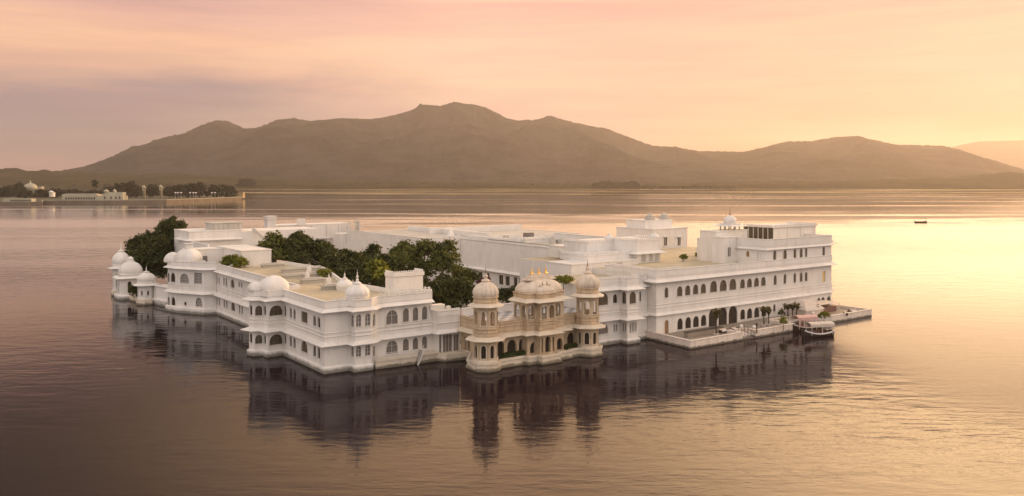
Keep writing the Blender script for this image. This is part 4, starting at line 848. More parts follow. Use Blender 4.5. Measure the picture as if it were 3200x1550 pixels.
# ================================================================ VEGETATION
def fastmesh(name, V, n4, m, parent, kind=None):
    """V: (n,4,3) quads"""
    n = V.shape[0]; me = bpy.data.meshes.new(name); me.vertices.add(n * 4); me.vertices.foreach_set('co', V.reshape(-1).astype(np.float32))
    me.loops.add(n * 4); me.loops.foreach_set('vertex_index', np.arange(n * 4, dtype=np.int32)); me.polygons.add(n)
    me.polygons.foreach_set('loop_start', np.arange(0, n * 4, 4, dtype=np.int32)); me.polygons.foreach_set('loop_total', np.full(n, 4, dtype=np.int32))
    me.update(); me.validate(); me.materials.append(MAT[m]); ob = bpy.data.objects.new(name, me); COL.objects.link(ob); ob.parent = parent
    if kind: ob['kind'] = kind
    return ob
def leaves(lobes, dens, size, seed, clump=0.9, per=14, fill=0.25):
    r = np.random.default_rng(seed); out = []
    for (cx, cy, cz, rx, ry, rz) in lobes:
        area = 4 * math.pi * ((rx * ry) ** .8 + (rx * rz) ** .8 + (ry * rz) ** .8) / 3
        nc = max(6, int(area * dens / per)); d = r.normal(size=(nc, 3)); d /= np.linalg.norm(d, axis=1)[:, None]
        d[:, 2] = np.where(d[:, 2] < -0.55, -d[:, 2], d[:, 2])
        lump = np.array([noise.noise(Vector(x * 1.9) + Vector((seed * 3.1, cx, cz))) for x in d])
        rad = (0.86 + 0.30 * lump) * np.where(r.random(nc) < fill, r.uniform(.45, .9, nc), r.uniform(.9, 1.04, nc))
        c = d * rad[:, None] * np.array([rx, ry, rz]) + np.array([cx, cy, cz])
        cc = np.repeat(c, per, 0) + r.normal(size=(nc * per, 3)) * clump * np.array([.5, .5, .36]); dd = np.repeat(d, per, 0)
        out.append((cc, dd))
    P = np.concatenate([o[0] for o in out]); D = np.concatenate([o[1] for o in out]); n = len(P)
    N = D * .7 + r.normal(size=(n, 3)) * .75; N[:, 2] += .35; N /= np.linalg.norm(N, axis=1)[:, None]
    A = np.cross(N, r.normal(size=(n, 3))); A /= np.linalg.norm(A, axis=1)[:, None]; Bv = np.cross(N, A)
    s = size * r.uniform(.6, 1.25, n)[:, None]; A *= s; Bv *= s * .62
    return np.stack([P - A, P - Bv * 1.0, P + A, P + Bv * 1.0], 1)
def lobe(p0, p1, pt, pb, Yd, dy=0.0, kd=.9):
    k = Yd / F; cx = ((p0 + p1) / 2 - 1600) * k; rx = (p1 - p0) / 2 * k; zt, zb = CH - (pt - HZ) * k, CH - (pb - HZ) * k
    c = toP((cx, Yd + dy)); return (c[0], c[1], (zt + zb) / 2, rx * 1.12, rx * 1.12 * kd, (zt - zb) / 2 * 1.08)
def tree(name, label, cat, lobes, z0=1.5, m='leaf_dark', dens=30, size=.34, seed=1, trunk=.4, clump=.8, group=None, per=14, fill=.25, limbs=True):
    bx_ = sum(l[0] for l in lobes) / len(lobes); by_ = sum(l[1] for l in lobes) / len(lobes)
    T = Thing(name, label, cat, (bx_, by_, z0), group); Q = leaves(lobes, dens, size, seed, clump, per, fill) - np.array([bx_, by_, z0])
    fastmesh('crown', Q, 4, m, T.e)
    if trunk:
        b = MB(); zt = min(l[2] for l in lobes); b.tube([(bx_, by_, z0 - .3), (bx_ + trunk * .3, by_, (z0 + zt) / 2), (bx_, by_ + trunk * .3, zt)], [trunk, trunk * .75, trunk * .55], 8)
        if limbs:
            for i, l in enumerate(lobes):
                for k in range(3):
                    a = 2.1 * k + i; e = (l[0] + l[3] * .5 * math.cos(a), l[1] + l[4] * .5 * math.sin(a), l[2] + l[5] * .35)
                    mid_ = (bx_ * .55 + e[0] * .45, by_ * .55 + e[1] * .45, zt * .55 + e[2] * .45); b.tube([(bx_, by_, zt - .6), mid_, e], [trunk * .5, trunk * .3, trunk * .1], 6)
        T.part('trunk', b, 'bark', smooth=True)
    return T
# big tree pair at the left end
tree('spreading_tree', 'large dark spreading tree at the left end of the palace, behind the small kiosk', 'tree',
     [lobe(398, 462, 742, 838, 226), lobe(415, 490, 728, 820, 227), lobe(440, 530, 745, 868, 224), lobe(402, 470, 780, 862, 223), lobe(460, 550, 800, 880, 222)], 1.5, 'leaf_dark', 34, .34, 3, .6)
tree('spreading_tree', 'tallest dark tree of the palace, beside the rear left white blocks', 'tree',
     [lobe(486, 552, 692, 770, 232), lobe(512, 580, 681, 760, 234), lobe(500, 585, 730, 850, 230), lobe(470, 535, 722, 800, 229), lobe(490, 570, 790, 876, 228)], 1.5, 'leaf_dark', 34, .34, 5, .6)
# courtyard trees
tree('dome_tree', 'dense dark green dome shaped tree in the courtyard, behind the left wing roof', 'tree',
     [lobe(880, 985, 727, 832, 214), lobe(930, 1050, 752, 832, 212), lobe(872, 950, 752, 832, 208), lobe(985, 1075, 782, 845, 208)], 1.5, 'leaf_dark', 42, .32, 7, .5, clump=.6)
tree('broadleaf_tree', 'loose pale green leafy tree between the white square block and the dome shaped tree', 'tree',
     [lobe(808, 862, 755, 800, 206), lobe(835, 882, 727, 790, 208), lobe(850, 888, 775, 830, 205)], 1.5, 'leaf_mid', 16, .5, 9, .25, clump=.9, fill=.5)
tree('courtyard_tree', 'low dark bushy tree in the courtyard, right of the dome shaped tree', 'tree',
     [lobe(1035, 1120, 785, 850, 196), lobe(1060, 1150, 790, 870, 186), lobe(1010, 1080, 810, 860, 196)], 1.5, 'leaf_dark', 24, .42, 11, .35)
tree('courtyard_tree', 'dark shaggy tree with a thin leader in the middle of the courtyard', 'tree',
     [lobe(1110, 1190, 790, 870, 190), lobe(1155, 1182, 764, 800, 191), lobe(1135, 1230, 800, 890, 178)], 1.5, 'leaf_dark', 24, .42, 13, .35)
tree('courtyard_tree', 'lime green young tree among the dark courtyard trees, above the left wing parapet', 'tree',
     [lobe(1148, 1205, 815, 862, 172), lobe(1170, 1218, 838, 878, 168)], 1.5, 'leaf_lime', 20, .36, 15, .2)
tree('rain_tree', 'tall open feathery green tree in the courtyard, behind the crested stair house', 'tree',
     [lobe(1225, 1310, 760, 830, 186), lobe(1290, 1370, 752, 825, 188), lobe(1360, 1432, 752, 830, 189), lobe(1330, 1441, 790, 872, 184), lobe(1200, 1290, 790, 870, 180), lobe(1270, 1350, 810, 880, 182)],
     1.5, 'leaf_mid', 20, .36, 17, .45, clump=.8, fill=.35)
tree('round_tree', 'low dense dark tree in front of the feathery courtyard tree, beside the link wing', 'tree',
     [lobe(1345, 1435, 862, 950, 166), lobe(1395, 1487, 868, 952, 168), lobe(1330, 1390, 880, 950, 163), lobe(1440, 1500, 900, 955, 168)], 1.5, 'leaf_dark', 34, .3, 19, .35, clump=.6)
tree('courtyard_tree', 'slim leafy tree beside the courtyard windows, right of the feathery tree', 'tree',
     [lobe(1420, 1470, 835, 880, 188), lobe(1450, 1495, 850, 885, 190)], 1.5, 'leaf_mid', 16, .38, 21, .2)
tree('courtyard_tree', 'dark spreading tree low in the courtyard, under the feathery tree beside the stair house', 'tree',
     [lobe(1255, 1340, 850, 925, 176), lobe(1320, 1400, 880, 975, 168), lobe(1360, 1440, 905, 985, 164)], 1.5, 'leaf_dark', 26, .36, 45, .25)
tree('courtyard_tree', 'mid green tree between the lime green tree and the feathery tree', 'tree',
     [lobe(1175, 1260, 800, 880, 182), lobe(1210, 1290, 770, 850, 186)], 1.5, 'leaf_mid', 24, .38, 47, .3)
tree('courtyard_tree', 'dark tree filling the gap behind the left wing roof lights, left of the shaggy tree', 'tree',
     [lobe(1000, 1080, 800, 860, 190), lobe(905, 985, 790, 838, 206), lobe(1060, 1130, 812, 880, 182)], 1.5, 'leaf_dark', 26, .36, 49, .3)
tree('red_shrub', 'dark red leaved shrub behind the left turret dome', 'shrub', [lobe(1483, 1535, 866, 925, 175)], 1.5, 'leaf_red', 26, .25, 23, .12, clump=.5)
tree('courtyard_tree', 'dark low tree between the left turret and the central stone pavilion', 'tree', [lobe(1535, 1600, 905, 950, 172), lobe(1580, 1640, 895, 950, 173)], 1.5, 'leaf_dark', 26, .3, 25, .2, clump=.6)
tree('courtyard_tree', 'dark undergrowth tree behind the left wing roof lights', 'tree', [lobe(1050, 1130, 840, 885, 176), lobe(1110, 1190, 855, 905, 170), lobe(1180, 1235, 870, 920, 166)], 1.5, 'leaf_dark', 24, .36, 27, .2)
tree('roof_bush', 'bushy yellow green shrub behind the long wing parapet, below the rear left blocks', 'shrub', [lobe(695, 745, 798, 836, 188), lobe(730, 772, 806, 838, 187)], 8.5, 'leaf_lime', 40, .26, 29, .1, clump=.5)
tree('roof_bush', 'small yellow green shrub on the left wing roof, right of the roof lights', 'shrub', [lobe(990, 1038, 840, 866, 170)], 9.5, 'leaf_lime', 44, .2, 31, .08, clump=.4)
tree('roof_bush', 'low yellow green shrub beside the right turret, behind the curved stone roof', 'shrub', [lobe(1728, 1790, 862, 884, 152), lobe(1745, 1780, 868, 888, 151)], 9.8, 'leaf_lime', 40, .18, 33, .08, clump=.4)
for i, (px, py) in enumerate(((2136, 816), (2184, 810), (2234, 806))):
    c = G(px, py, 12.0)
    t = tree('potted_plant', ['small yellow green plant on the roof terrace, nearest the arcade room', 'small yellow green plant on the roof terrace, middle of the three', 'small brownish plant on the roof terrace, nearest the roof kiosk'][i], 'plant', [(c[0], c[1], 12.9, .9, .7, .5)], 12.0, 'leaf_lime', 60, .2, 40 + i, .08, clump=.3, group='potted plants on the roof terrace', limbs=False)
    m = MB(); m.lathe(c[0], c[1], [(.3, 11.97), (.42, 12.45), (.46, 12.5)], 12); t.part('pot', m, 'pot')
c = G(2105, 818, 12.0)
# garden shrub among the far left pavilions
tree('garden_shrub', 'dark shrub between the curved dome pavilion and the small kiosk', 'shrub', [lobe(404, 432, 893, 930, 206)], 1.4, 'leaf_dark', 30, .28, 35, .1, clump=.5)
def palm(label, px, pb, pt, z, wid, m='leaf_palm', grp='potted palms on the lake terraces', spread=1.0, pot=True, lean=0.0):
    c = G(px, pb, z); y = dep(c); top = zat(pt, y); zc = z + (top - z) * .58; T = Thing('potted_palm', label, 'palm', (c[0], c[1], z), grp)
    b = MB(); b.tube([(c[0], c[1], z), (c[0] + lean * .5, c[1], (z + zc) / 2), (c[0] + lean, c[1], zc)], [.16, .11, .12], 7); T.part('trunk', b, 'bark', smooth=True)
    if pot: b = MB(); b.lathe(c[0], c[1], [(.3, z), (.5, z + .55), (.55, z + .62), (.45, z + .62), (.42, z + .5)], 14); T.part('pot', b, 'pot')
    f = MB(); R_ = wid * y / F / 2; rise = top - zc
    for k in range(16):
        a = 2 * math.pi * k / 16 + random.uniform(-.15, .15); up = random.uniform(.45, 1.0); L = R_ * random.uniform(.8, 1.05) * (1.15 - .35 * up); prev = None
        for s in range(6):
            t = s / 5; r_ = L * t; z_ = zc + rise * up * math.sin(min(1, t * 1.1) * math.pi * .55) - .35 * t * t * (1.2 - up)
            p = Vector((c[0] + lean + r_ * math.cos(a), c[1] + r_ * math.sin(a), z_)); sd2 = Vector((-math.sin(a), math.cos(a), 0)) * (.30 * math.sin(math.pi * (t * .85 + .1)) + .02)
            if prev:
                q, qs = prev; dr = Vector((0, 0, -.10))
                f.quad(tuple(q), tuple(p), tuple(p + sd2 + dr), tuple(q + qs + dr)); f.quad(tuple(q), tuple(q - qs + dr), tuple(p - sd2 + dr), tuple(p))
            prev = (p, sd2)
    T.part('fronds', f, m)
palm('upright dark palm in a white pot in front of the big loggia', 2238, 1052, 962, .95, 46)
palm('potted palm on the shorter terrace, left of its close pair', 2387, 1022, 954, .95, 40)
palm('thinner potted palm on the shorter terrace, right of its close pair', 2402, 1020, 957, .95, 26)
palm('leftmost palm of the trio left of the pale tent', 2462, 998, 945, .95, 42)
palm('middle palm of the trio left of the pale tent', 2477, 997, 947, .95, 30)
palm('rightmost palm of the trio left of the pale tent, leaning out', 2487, 996, 946, .95, 34, lean=.4)
palm('broad fan palm in front of the awning hut, right of the pale tent', 2541, 985, 946, 1.0, 44)
tree('terrace_shrub', 'bright yellow green shrub near the corner of the shorter terrace', 'shrub', [lobe(2437, 2460, 990, 1016, 164)], .95, 'leaf_lime', 50, .16, 51, .06, clump=.3)
tree('terrace_shrub', 'wide bright yellow green shrub above the moored boats', 'shrub', [lobe(2558, 2592, 974, 997, 172)], 1.0, 'leaf_lime', 50, .16, 53, .06, clump=.3)
tree('terrace_shrub', 'small grey green shrub against the palace wall, above the yellow shrub', 'shrub', [lobe(2434, 2452, 966, 994, 175)], .95, 'leaf_mid', 34, .18, 55, .06, clump=.3)
c = G(2365, 1041, .95); T = Thing('lamp_post', 'short dark lamp post beside the landing gap', 'lamp post', (c[0], c[1], .95)); m = MB(); m.lathe(c[0], c[1], [(.22, .95), (.12, 1.2), (.1, 2.4), (.2, 2.5)], 10); T.part('post', m, 'hull_dark'); m = MB(); m.lathe(c[0], c[1], [(.15, 2.5), (.22, 2.75), (.05, 2.95)], 10); T.part('lantern', m, 'hull_dark')
for i, (px, py) in enumerate(((2317, 1033), (2356, 1036), (2516, 992), (2540, 992), (2546, 988))):
    c = G(px, py, 1.0); T = Thing('globe_lamp', ['white globe lamp on the left side of the landing gap', 'white globe lamp on the right side of the landing gap', 'white globe lamp on the far terrace, left of three', 'white globe lamp on the far terrace, middle of three', 'white globe lamp on the far terrace, right of three'][i], 'lamp', (c[0], c[1], 1.0), 'globe lamps on the lake terraces')
    m = MB(); m.lathe(c[0], c[1], [(.22, 1.0), (.1, 1.15), (.08, 1.6)], 10); T.part('stand', m, 'white_metal'); m = MB(); m.lathe(c[0], c[1], [(.05, 1.58), (.25, 1.7), (.33, 1.9), (.25, 2.1), (.05, 2.2)], 14); T.part('globe', m, 'cloth_white', smooth=True)
# ================================================================ BOATS
def boat(name, label, wx, wy, rot, L, Wd, canopy, stripe, ctop=2.6, cmat='canvas', group=None, swag=True):
    e = bpy.data.objects.new(name, None); COL.objects.link(e); e.location = (wx, wy, 0); e.rotation_euler = (0, 0, rot); e['label'] = label; e['category'] = 'boat'
    if group: e['group'] = group
    def part(n, mb, m, parent=None, smooth=False):
        me = bpy.data.meshes.new(n); me.from_pydata(mb.v, [], mb.f); me.materials.append(MAT[m]); o = bpy.data.objects.new(n, me); COL.objects.link(o); o.parent = parent or e; return o
    def sec(t):
        x = -L / 2 + L * t; b = Wd / 2 * (math.sin(math.pi * min(1, max(0, .06 + t * .86))) ** .55); sh = .78 + .55 * (2 * t - 1) ** 2 * (1.2 if t < .5 else .7)
        return x, b, sh
    h = MB(); rg = []; N = 14
    for k in range(N + 1):
        x, b, s = sec(k / N); rg.append(h.add([(x, -b, s), (x, -b * .93, s * .45), (x, -b * .6, -.15), (x, 0, -.3), (x, b * .6, -.15), (x, b * .93, s * .45), (x, b, s)]))
    for a, b in zip(rg, rg[1:]):
        for j in range(6): h.f.append((a + j, b + j, b + j + 1, a + j + 1))
    h.f.append(tuple(rg[0] + j for j in range(7))); h.f.append(tuple(rg[-1] + j for j in range(7))[::-1]); part('hull', h, 'hull_dark')
    for sg in (-1, 1):
        g = MB()
        for k in range(N):
            x0, b0, s0 = sec(k / N); x1, b1, s1 = sec((k + 1) / N)
            g.quad((x0, sg * (b0 + .06), s0 - .16), (x1, sg * (b1 + .06), s1 - .16), (x1, sg * (b1 + .06), s1 + .05), (x0, sg * (b0 + .06), s0 + .05)); g.quad((x0, sg * (b0 + .06), s0 + .05), (x1, sg * (b1 + .06), s1 + .05), (x1, sg * (b1 - .18), s1 + .05), (x0, sg * (b0 - .18), s0 + .05))
        part('gunwale', g, stripe)
    d = MB(); pts = [sec(k / N) for k in range(1, N)]; d.poly([(x, -b * .95, .42) for x, b, s in pts] + [(x, b * .95, .42) for x, b, s in reversed(pts)]); part('deck', d, 'wood')
    s_ = MB()
    for k in range(4): x = -L * .25 + L * .16 * k; s_.box(x - .2, x + .2, -Wd * .38, Wd * .38, .42, .82); s_.box(x + .12, x + .2, -Wd * .38, Wd * .38, .821, 1.25)
    part('seat', s_, 'red_paint')
    if canopy:
        c0, c1 = canopy; p = MB()
        for x in (c0, (c0 + c1) / 2, c1):
            for sg in (-1, 1): p.bar((x, sg * Wd * .40, .5), (x, sg * Wd * .40, ctop), .07)
        part('post', p, 'white_metal'); c = MB(); n = 8; rr = []
        for k in range(n + 1):
            y = -Wd * .5 + Wd * k / n; z = ctop + .35 * math.cos((k / n - .5) * math.pi) * .8; rr.append(c.add([(c0 - .3, y, z), (c1 + .3, y, z), (c1 + .3, y, z + .06), (c0 - .3, y, z + .06)]))
        for a, b in zip(rr, rr[1:]):
            for j in range(4): l = (j + 1) % 4; c.f.append((a + j, a + l, b + l, b + j))
        c.f.append(tuple(rr[0] + j for j in range(4))); c.f.append(tuple(rr[-1] + j for j in range(4))[::-1]); cn = part('canopy', c, cmat)
        if swag:
            m_ = int((c1 - c0 + .6) / .45)
            for sg in (-1, 1):
                v = MB()
                for k in range(m_):
                    x = c0 - .3 + (c1 - c0 + .6) * (k + .5) / m_; v.prism([(x - .22, sg * Wd * .5 - .02), (x + .22, sg * Wd * .5 - .02), (x + .22, sg * Wd * .5 + .02), (x - .22, sg * Wd * .5 + .02)], ctop - .5, ctop + .04, None)
                part('valance', v, cmat, cn)
    return e, part
wy = CH * F / (1052 - HZ); boat('moored_boat', 'moored boat with cream canopy and white edged dark hull, nearest beside the lake terraces', (2556 - 1600) / F * wy, wy, R(14), 6.4, 2.3, (-1.9, 2.6), 'cloth_white', 2.5)
wy = CH * F / (1032 - HZ); e_, prt = boat('moored_boat', 'moored boat with pink draped canopy, tied between the terrace corner and the cream canopied boat', (2520 - 1600) / F * wy, wy, R(20), 6.8, 2.2, (-2.4, 1.6), 'canvas', 2.7, 'pink_cloth')
for k in range(9):
    x = -2.6 + k * .5; cv = MB()
    if k % 3 != 1: cv.prism([(x, -1.16), (x + .3, -1.16), (x + .3, -1.12), (x, -1.12)], 1.0, 2.25); prt('curtain', cv, 'pink_cloth')
wy = CH * F / (697 - HZ); boat('far_boat', 'small dark wooden boat with flat awning, alone on the open lake at the right', (2877 - 1600) / F * wy, wy, R(183), 8.4, 2.6, (-3.2, 3.2), 'dark_wood', 3.3, 'wood', swag=False)
# ================================================================ FAR LEFT SHORE
def WP(px, Y): return toP(((px - 1600) / F * Y, Y))
def TF(name, label, cat, px, Y, group=None):      # thing facing the camera, world aligned
    c = WP(px, Y); T = Thing(name, label, cat, (c[0], c[1], 0), group); return T
class MW(MB):
    """builder taking world X, Y"""
    def add(s, pts): return MB.add(s, [(*toP(p[:2]), p[2]) for p in pts])
def wx(px, Y): return (px - 1600) / F * Y
def wz(py, Y): return CH - (py - HZ) / F * Y
shore = [(-80, 645), (60, 641), (132, 641), (134, 636), (330, 636), (520, 634), (640, 629), (757, 624)]
sp_ = [(wx(px, CH * F / (py - HZ)), CH * F / (py - HZ)) for px, py in shore]
sp_[0] = (-1400, 900)
back_ = [(wx(742, 1420), 1420), (wx(640, 1500), 1500), (-1200, 1700), (-2600, 1700), (-2600, 900)]
v = [(*p, 3.6) for p in sp_ + back_] + [(*p, -1) for p in sp_ + back_]; n = len(sp_ + back_)
mat('shore_ground', (0.07, 0.065, 0.035), .9, .3, .02)
mat('quay_rust', (0.19, 0.145, 0.105), .85, .3, .08)
mat('shore_stone', (0.16, 0.14, 0.09), .9, .2, .1)
mat('quay_gold', (0.40, 0.29, 0.16), .8, .2, .1)
mat('far_plaster', (0.42, 0.39, 0.30), .85, .15, .1)
struct('shore_land', v, [tuple(range(n))], MAT['shore_ground'])
Q = Thing('quay_wall', 'long reddish quay wall along the far left shore', 'wall', (*toP(sp_[4]), 0)); m = MW()
for a, b in zip(sp_, sp_[1:] + back_[:1]):
    m.quad((*a, -1), (*b, -1), (*b, 3.61), (*a, 3.61))
Q.part('wall', m, 'quay_rust'); m = MW()
for a, b in zip(sp_[2:], sp_[3:] + back_[:1]): m.bar((*a, 4.0), (*b, 4.0), .8, .8)
Q.part('coping', m, 'far_plaster')
def fbox(m, p0, p1, yt, yb, Y, d): m.prism([(wx(p0, Y), Y), (wx(p1, Y), Y), (wx(p1, Y), Y + d), (wx(p0, Y), Y + d)], wz(yb, Y), wz(yt, Y))
def mwprism(m, p, z0, z1): MB.prism(m, p, z0, z1)
def fardome(T, px, Y, r, z, h, m='far_plaster'):
    b = MW(); b.lathe(wx(px, Y), Y, [(r * a, z + h * k) for a, k in DOME] + [(.05 * r, z + h * 1.45)], 20); T.part('dome', b, m, smooth=True)
T = TF('colonnade_hall', 'long low pale hall with a row of dark arches on the far left shore', 'building', 248, 1085)
m = MW(); fbox(m, 193, 303, 607, 630, 1085, 14); fbox(m, 200, 300, 605.5, 607, 1087, 8); T.part('wall', m, 'far_plaster'); m = MW()
for k in range(12): fbox(m, 204 + k * 8, 208.5 + k * 8, 616.5, 623, 1084.8, .3)
T.part('arches', m, 'recess')
T = TF('lakeside_villa', 'pale flat villa with two small domes on the far left shore, beside the arched hall', 'building', 350, 1082)
m = MW(); fbox(m, 303.5, 384, 612, 630, 1082, 14); fbox(m, 336, 383, 601, 612, 1084, 10); fbox(m, 320, 336, 605, 612, 1083, 10); T.part('wall', m, 'far_plaster')
fardome(T, 332, 1086, 3.0, wz(600, 1086), 3.2); fardome(T, 358, 1088, 1.8, wz(601, 1088) + 1.5, 2.4); m = MW(); fbox(m, 327, 337, 600, 606, 1084, 4); fbox(m, 355, 361, 597, 602, 1086, 3); T.part('kiosk', m, 'far_plaster')
m = MW()
for px in (325, 345, 360, 372): fbox(m, px, px + 4, 614, 622, 1081.8, .2)
T.part('window', m, 'recess')
T = TF('arcaded_terrace', 'low arcaded terrace at the far left water edge', 'building', 60, 985)
m = MW(); fbox(m, 8, 98, 621, 640, 985, 10); T.part('wall', m, 'far_plaster'); m = MW()
for k in range(11): fbox(m, 32 + k * 6, 35.5 + k * 6, 624, 629, 984.8, .2)
T.part('arches', m, 'recess')
T = TF('domed_hall', 'round domed hall rising over dark trees on the far left shore', 'building', 93, 1300)
m = MW(); fbox(m, 76, 118, 592, 615, 1300, 20); fbox(m, 120, 129, 583, 612, 1296, 8); T.part('wall', m, 'far_plaster'); fardome(T, 95, 1310, 9.0, wz(591, 1300), 9.5)
T = TF('domed_kiosk', 'small white domed kiosk on the far left shore, left of the arched hall', 'kiosk', 160, 1090)
m = MW(); fbox(m, 154, 157, 603, 615, 1090, 5); fbox(m, 163, 166, 603, 615, 1090, 5); fbox(m, 153, 167, 602, 604, 1090, 5.5); T.part('pillar', m, 'plaster'); fardome(T, 160, 1092, 2.7, wz(602, 1090), 2.5, 'plaster')
for px, pt, pb, lb in ((449, 577, 606, 'pale open domed kiosk amid trees on the far left shore, left of the taller one'), (502, 576, 614, 'taller pale domed kiosk tower amid trees on the far left shore')):
    T = TF('domed_kiosk', lb, 'kiosk', px, 1105); m = MW(); fbox(m, px - 3.2, px + 3.2, pt + 19, 622, 1106, 3); T.part('tower', m, 'shore_stone'); m = MW(); fbox(m, px - 3.6, px - 2.6, pt + 10, pt + 19, 1105, 1.5); fbox(m, px + 2.6, px + 3.6, pt + 10, pt + 19, 1105, 1.5); fbox(m, px - 5.5, px + 5.5, pt + 9, pt + 10.5, 1104, 4); T.part('pillar', m, 'far_plaster'); fardome(T, px, 1106, 2.0, wz(pt + 9, 1105), 2.6)
T = TF('end_wall', 'sunlit golden end building at the right tip of the far left shore', 'building', 748, 1255)
m = MW(); fbox(m, 735, 759, 602, 619, 1262, 10); fbox(m, 734, 760, 600.5, 602, 1261, 12); T.part('wall', m, 'quay_gold')
for i, px in enumerate((548, 556, 566, 594, 604, 612, 662, 672, 682, 690)):
    Yk = 1120 + (px - 548) * .6; T = TF('parasol', ['white parasol on the far left quay, in the left cluster', 'white parasol on the far left quay, in the middle cluster', 'white parasol on the far left quay, in the right cluster'][0 if i < 3 else 1 if i < 6 else 2], 'parasol', px, Yk, 'white parasols on the far left quay, ' + ('left' if i < 3 else 'middle' if i < 6 else 'right') + ' cluster')
    m = MW(); m.lathe(wx(px, Yk), Yk, [(1.9, wz(603, Yk)), (1.0, wz(603, Yk) + .7), (.05, wz(603, Yk) + 1.2)], 10); T.part('canopy', m, 'cloth_white'); m = MW(); m.bar((wx(px, Yk), Yk, 3.6), (wx(px, Yk), Yk, wz(603, Yk) + .5), .18); T.part('pole', m, 'white_metal')
lbl = ['dark round tree', 'dark bushy tree', 'broad dark tree', 'tall dark tree']
far = [(2, 50, 580, 1250), (40, 78, 572, 1290), (60, 100, 594, 1180), (108, 150, 592, 1220), (150, 200, 590, 1230), (200, 262, 594, 1240), (262, 320, 596, 1230), (286, 302, 561, 1160), (318, 360, 585, 1240), (350, 402, 572, 1250), (380, 430, 567, 1220), (408, 446, 580, 1240),
       (455, 498, 576, 1220), (508, 552, 582, 1200), (535, 585, 578, 1190), (575, 628, 576, 1200), (606, 642, 570, 1210), (650, 692, 579, 1210), (684, 722, 578, 1230), (708, 736, 584, 1240), (744, 796, 559, 2300)]
where = ['behind the arcaded terrace', 'left of the domed hall', 'in front of the domed hall', 'right of the domed hall', 'behind the white kiosk', 'behind the left of the arched hall', 'behind the right of the arched hall', 'thin and upright above the arched hall', 'behind the two domed villa', 'right of the villa, lower of two', 'right of the villa, taller of two', 'just left of the open kiosk',
         'between the two kiosks', 'just right of the kiosk tower', 'behind the left parasols', 'left of the middle parasols', 'topmost above the middle parasols', 'left above the right parasols', 'right above the right parasols', 'beside the golden end building', 'pale and far beyond the quay tip']
for i, (a, b, t, Yk) in enumerate(far):
    base_y = 624 if Yk < 1400 else 592
    lb = [lobe(a, b, t, base_y - 8, Yk), lobe(a - 4, (a + b) / 2, t + (base_y - t) * .35, base_y - 4, Yk + 6), lobe((a + b) / 2, b + 4, t + (base_y - t) * .3, base_y - 4, Yk - 6)] if b - a > 20 else [lobe(a, b, t, t + 30, Yk)]
    tree('shore_tree', f'{lbl[i % 4]} on the far left shore, {where[i]}', 'tree', lb, 3.5, 'leaf_far', 1.6, 1.5, 100 + i, .6, clump=2.0, group='trees along the far left shore', per=10, limbs=False)
# ================================================================ HILLS, FAR SHORE, LAKE
def hillmat(name, c0, c1, bs=.02):
    m = bpy.data.materials.new(name); m.use_nodes = True; t = NT(m.node_tree); o = t.n('ShaderNodeOutputMaterial'); b = t.n('ShaderNodeBsdfDiffuse')
    p = t.n('ShaderNodeNewGeometry').outputs['Position']; f = t.noise(p, .006, 8, .7); f2 = t.noise(p, .05, 4, .7)
    t.l(t.mix(t.math('ADD', t.math('MULTIPLY', t.rng(f, .40, .60, 0, 1, True), .75), t.math('MULTIPLY', t.rng(f2, .4, .65, 0, 1), .35)), c0, c1), b.inputs[0])
    bp = t.n('ShaderNodeBump'); bp.inputs['Strength'].default_value = .9; bp.inputs['Distance'].default_value = 12; t.l(t.noise(p, bs, 6, .65), bp.inputs['Height']); t.l(bp.outputs[0], b.inputs['Normal']); t.l(b.outputs[0], o.inputs[0]); return m
def ridge(name, prof, Yr, Y0, Y1, material, nx=420, ny=70, rough=1.0, px0=-700, px1=3900, jag=4.0, seed=0):
    rj = random.Random(seed + 50); xs = np.linspace(px0, px1, nx); pr = np.interp(xs, [p[0] for p in prof], [p[1] for p in prof]); V = []; Fc = []
    for j in range(ny):
        s = j / (ny - 1); Yc = Y0 + (Y1 - Y0) * s
        for i in range(nx):
            hR = max(0.5, CH - (pr[i] - HZ) / F * Yr)
            x = (xs[i] - 1600) / F * Yr * (1 + (Yc - Yr) / Yr * .55)      # columns fan out gently
            q = (Yc - Yr) / ((Yr - Y0) if Yc < Yr else (Y1 - Yr)); prof_ = max(0.0, 1 - abs(q)) ** (.92 if q < 0 else 1.2)
            n = noise.fractal(Vector((x * .0011 + seed, Yc * .0011, 3)), 1, 2.1, 6) if rough else 0
            rdg = 1 - abs(noise.noise(Vector((x * .0021 + seed, Yc * .0009, 7)))) * 2
            z = hR * prof_ * (1 + rough * (n * .40 + (rdg - .5) * .34) * min(1, abs(q) * 4) * min(1, (1 - abs(q)) * 4))
            z += jag * abs(noise.noise(Vector((x * .02, Yc * .02, 1)))) * prof_ ** .3 + jag * .6 * noise.noise(Vector((x * .07, Yc * .07, 1)))
            z += rj.uniform(0, jag * 1.3) * prof_ ** .5
            V.append((x, Yc, max(z, -2.0) if 0 < j < ny - 1 else -2.0))
    for j in range(ny - 1):
        for i in range(nx - 1): a = j * nx + i; Fc.append((a, a + 1, a + nx + 1, a + nx))
    o = struct(name, V, Fc, material, True); return o
K = 1.2422
main = [(200,432),(225,420),(280,410),(330,385),(375,365),(410,360),(440,345),(480,325),(510,312),(545,303),(575,305),(600,315),(612,322),(645,322),(670,312),(700,300),(740,299),(780,306),(850,300),(940,300),(980,293),(1040,280),(1060,269),(1110,274),(1140,262),(1190,265),(1220,272),(1250,285),(1270,297),(1300,304),(1350,302),(1380,291),(1410,298),(1440,307),(1490,318),(1520,320),(1560,335),(1610,355),(1640,367),(1700,373),(1760,381),(1870,384),(1920,372),(1970,358),(2040,355),(2110,345),(2150,346),(2200,353),(2240,366),(2300,370),(2350,373),(2400,388),(2440,402),(2500,424),(2530,432),(2600,440),(2800,446)]
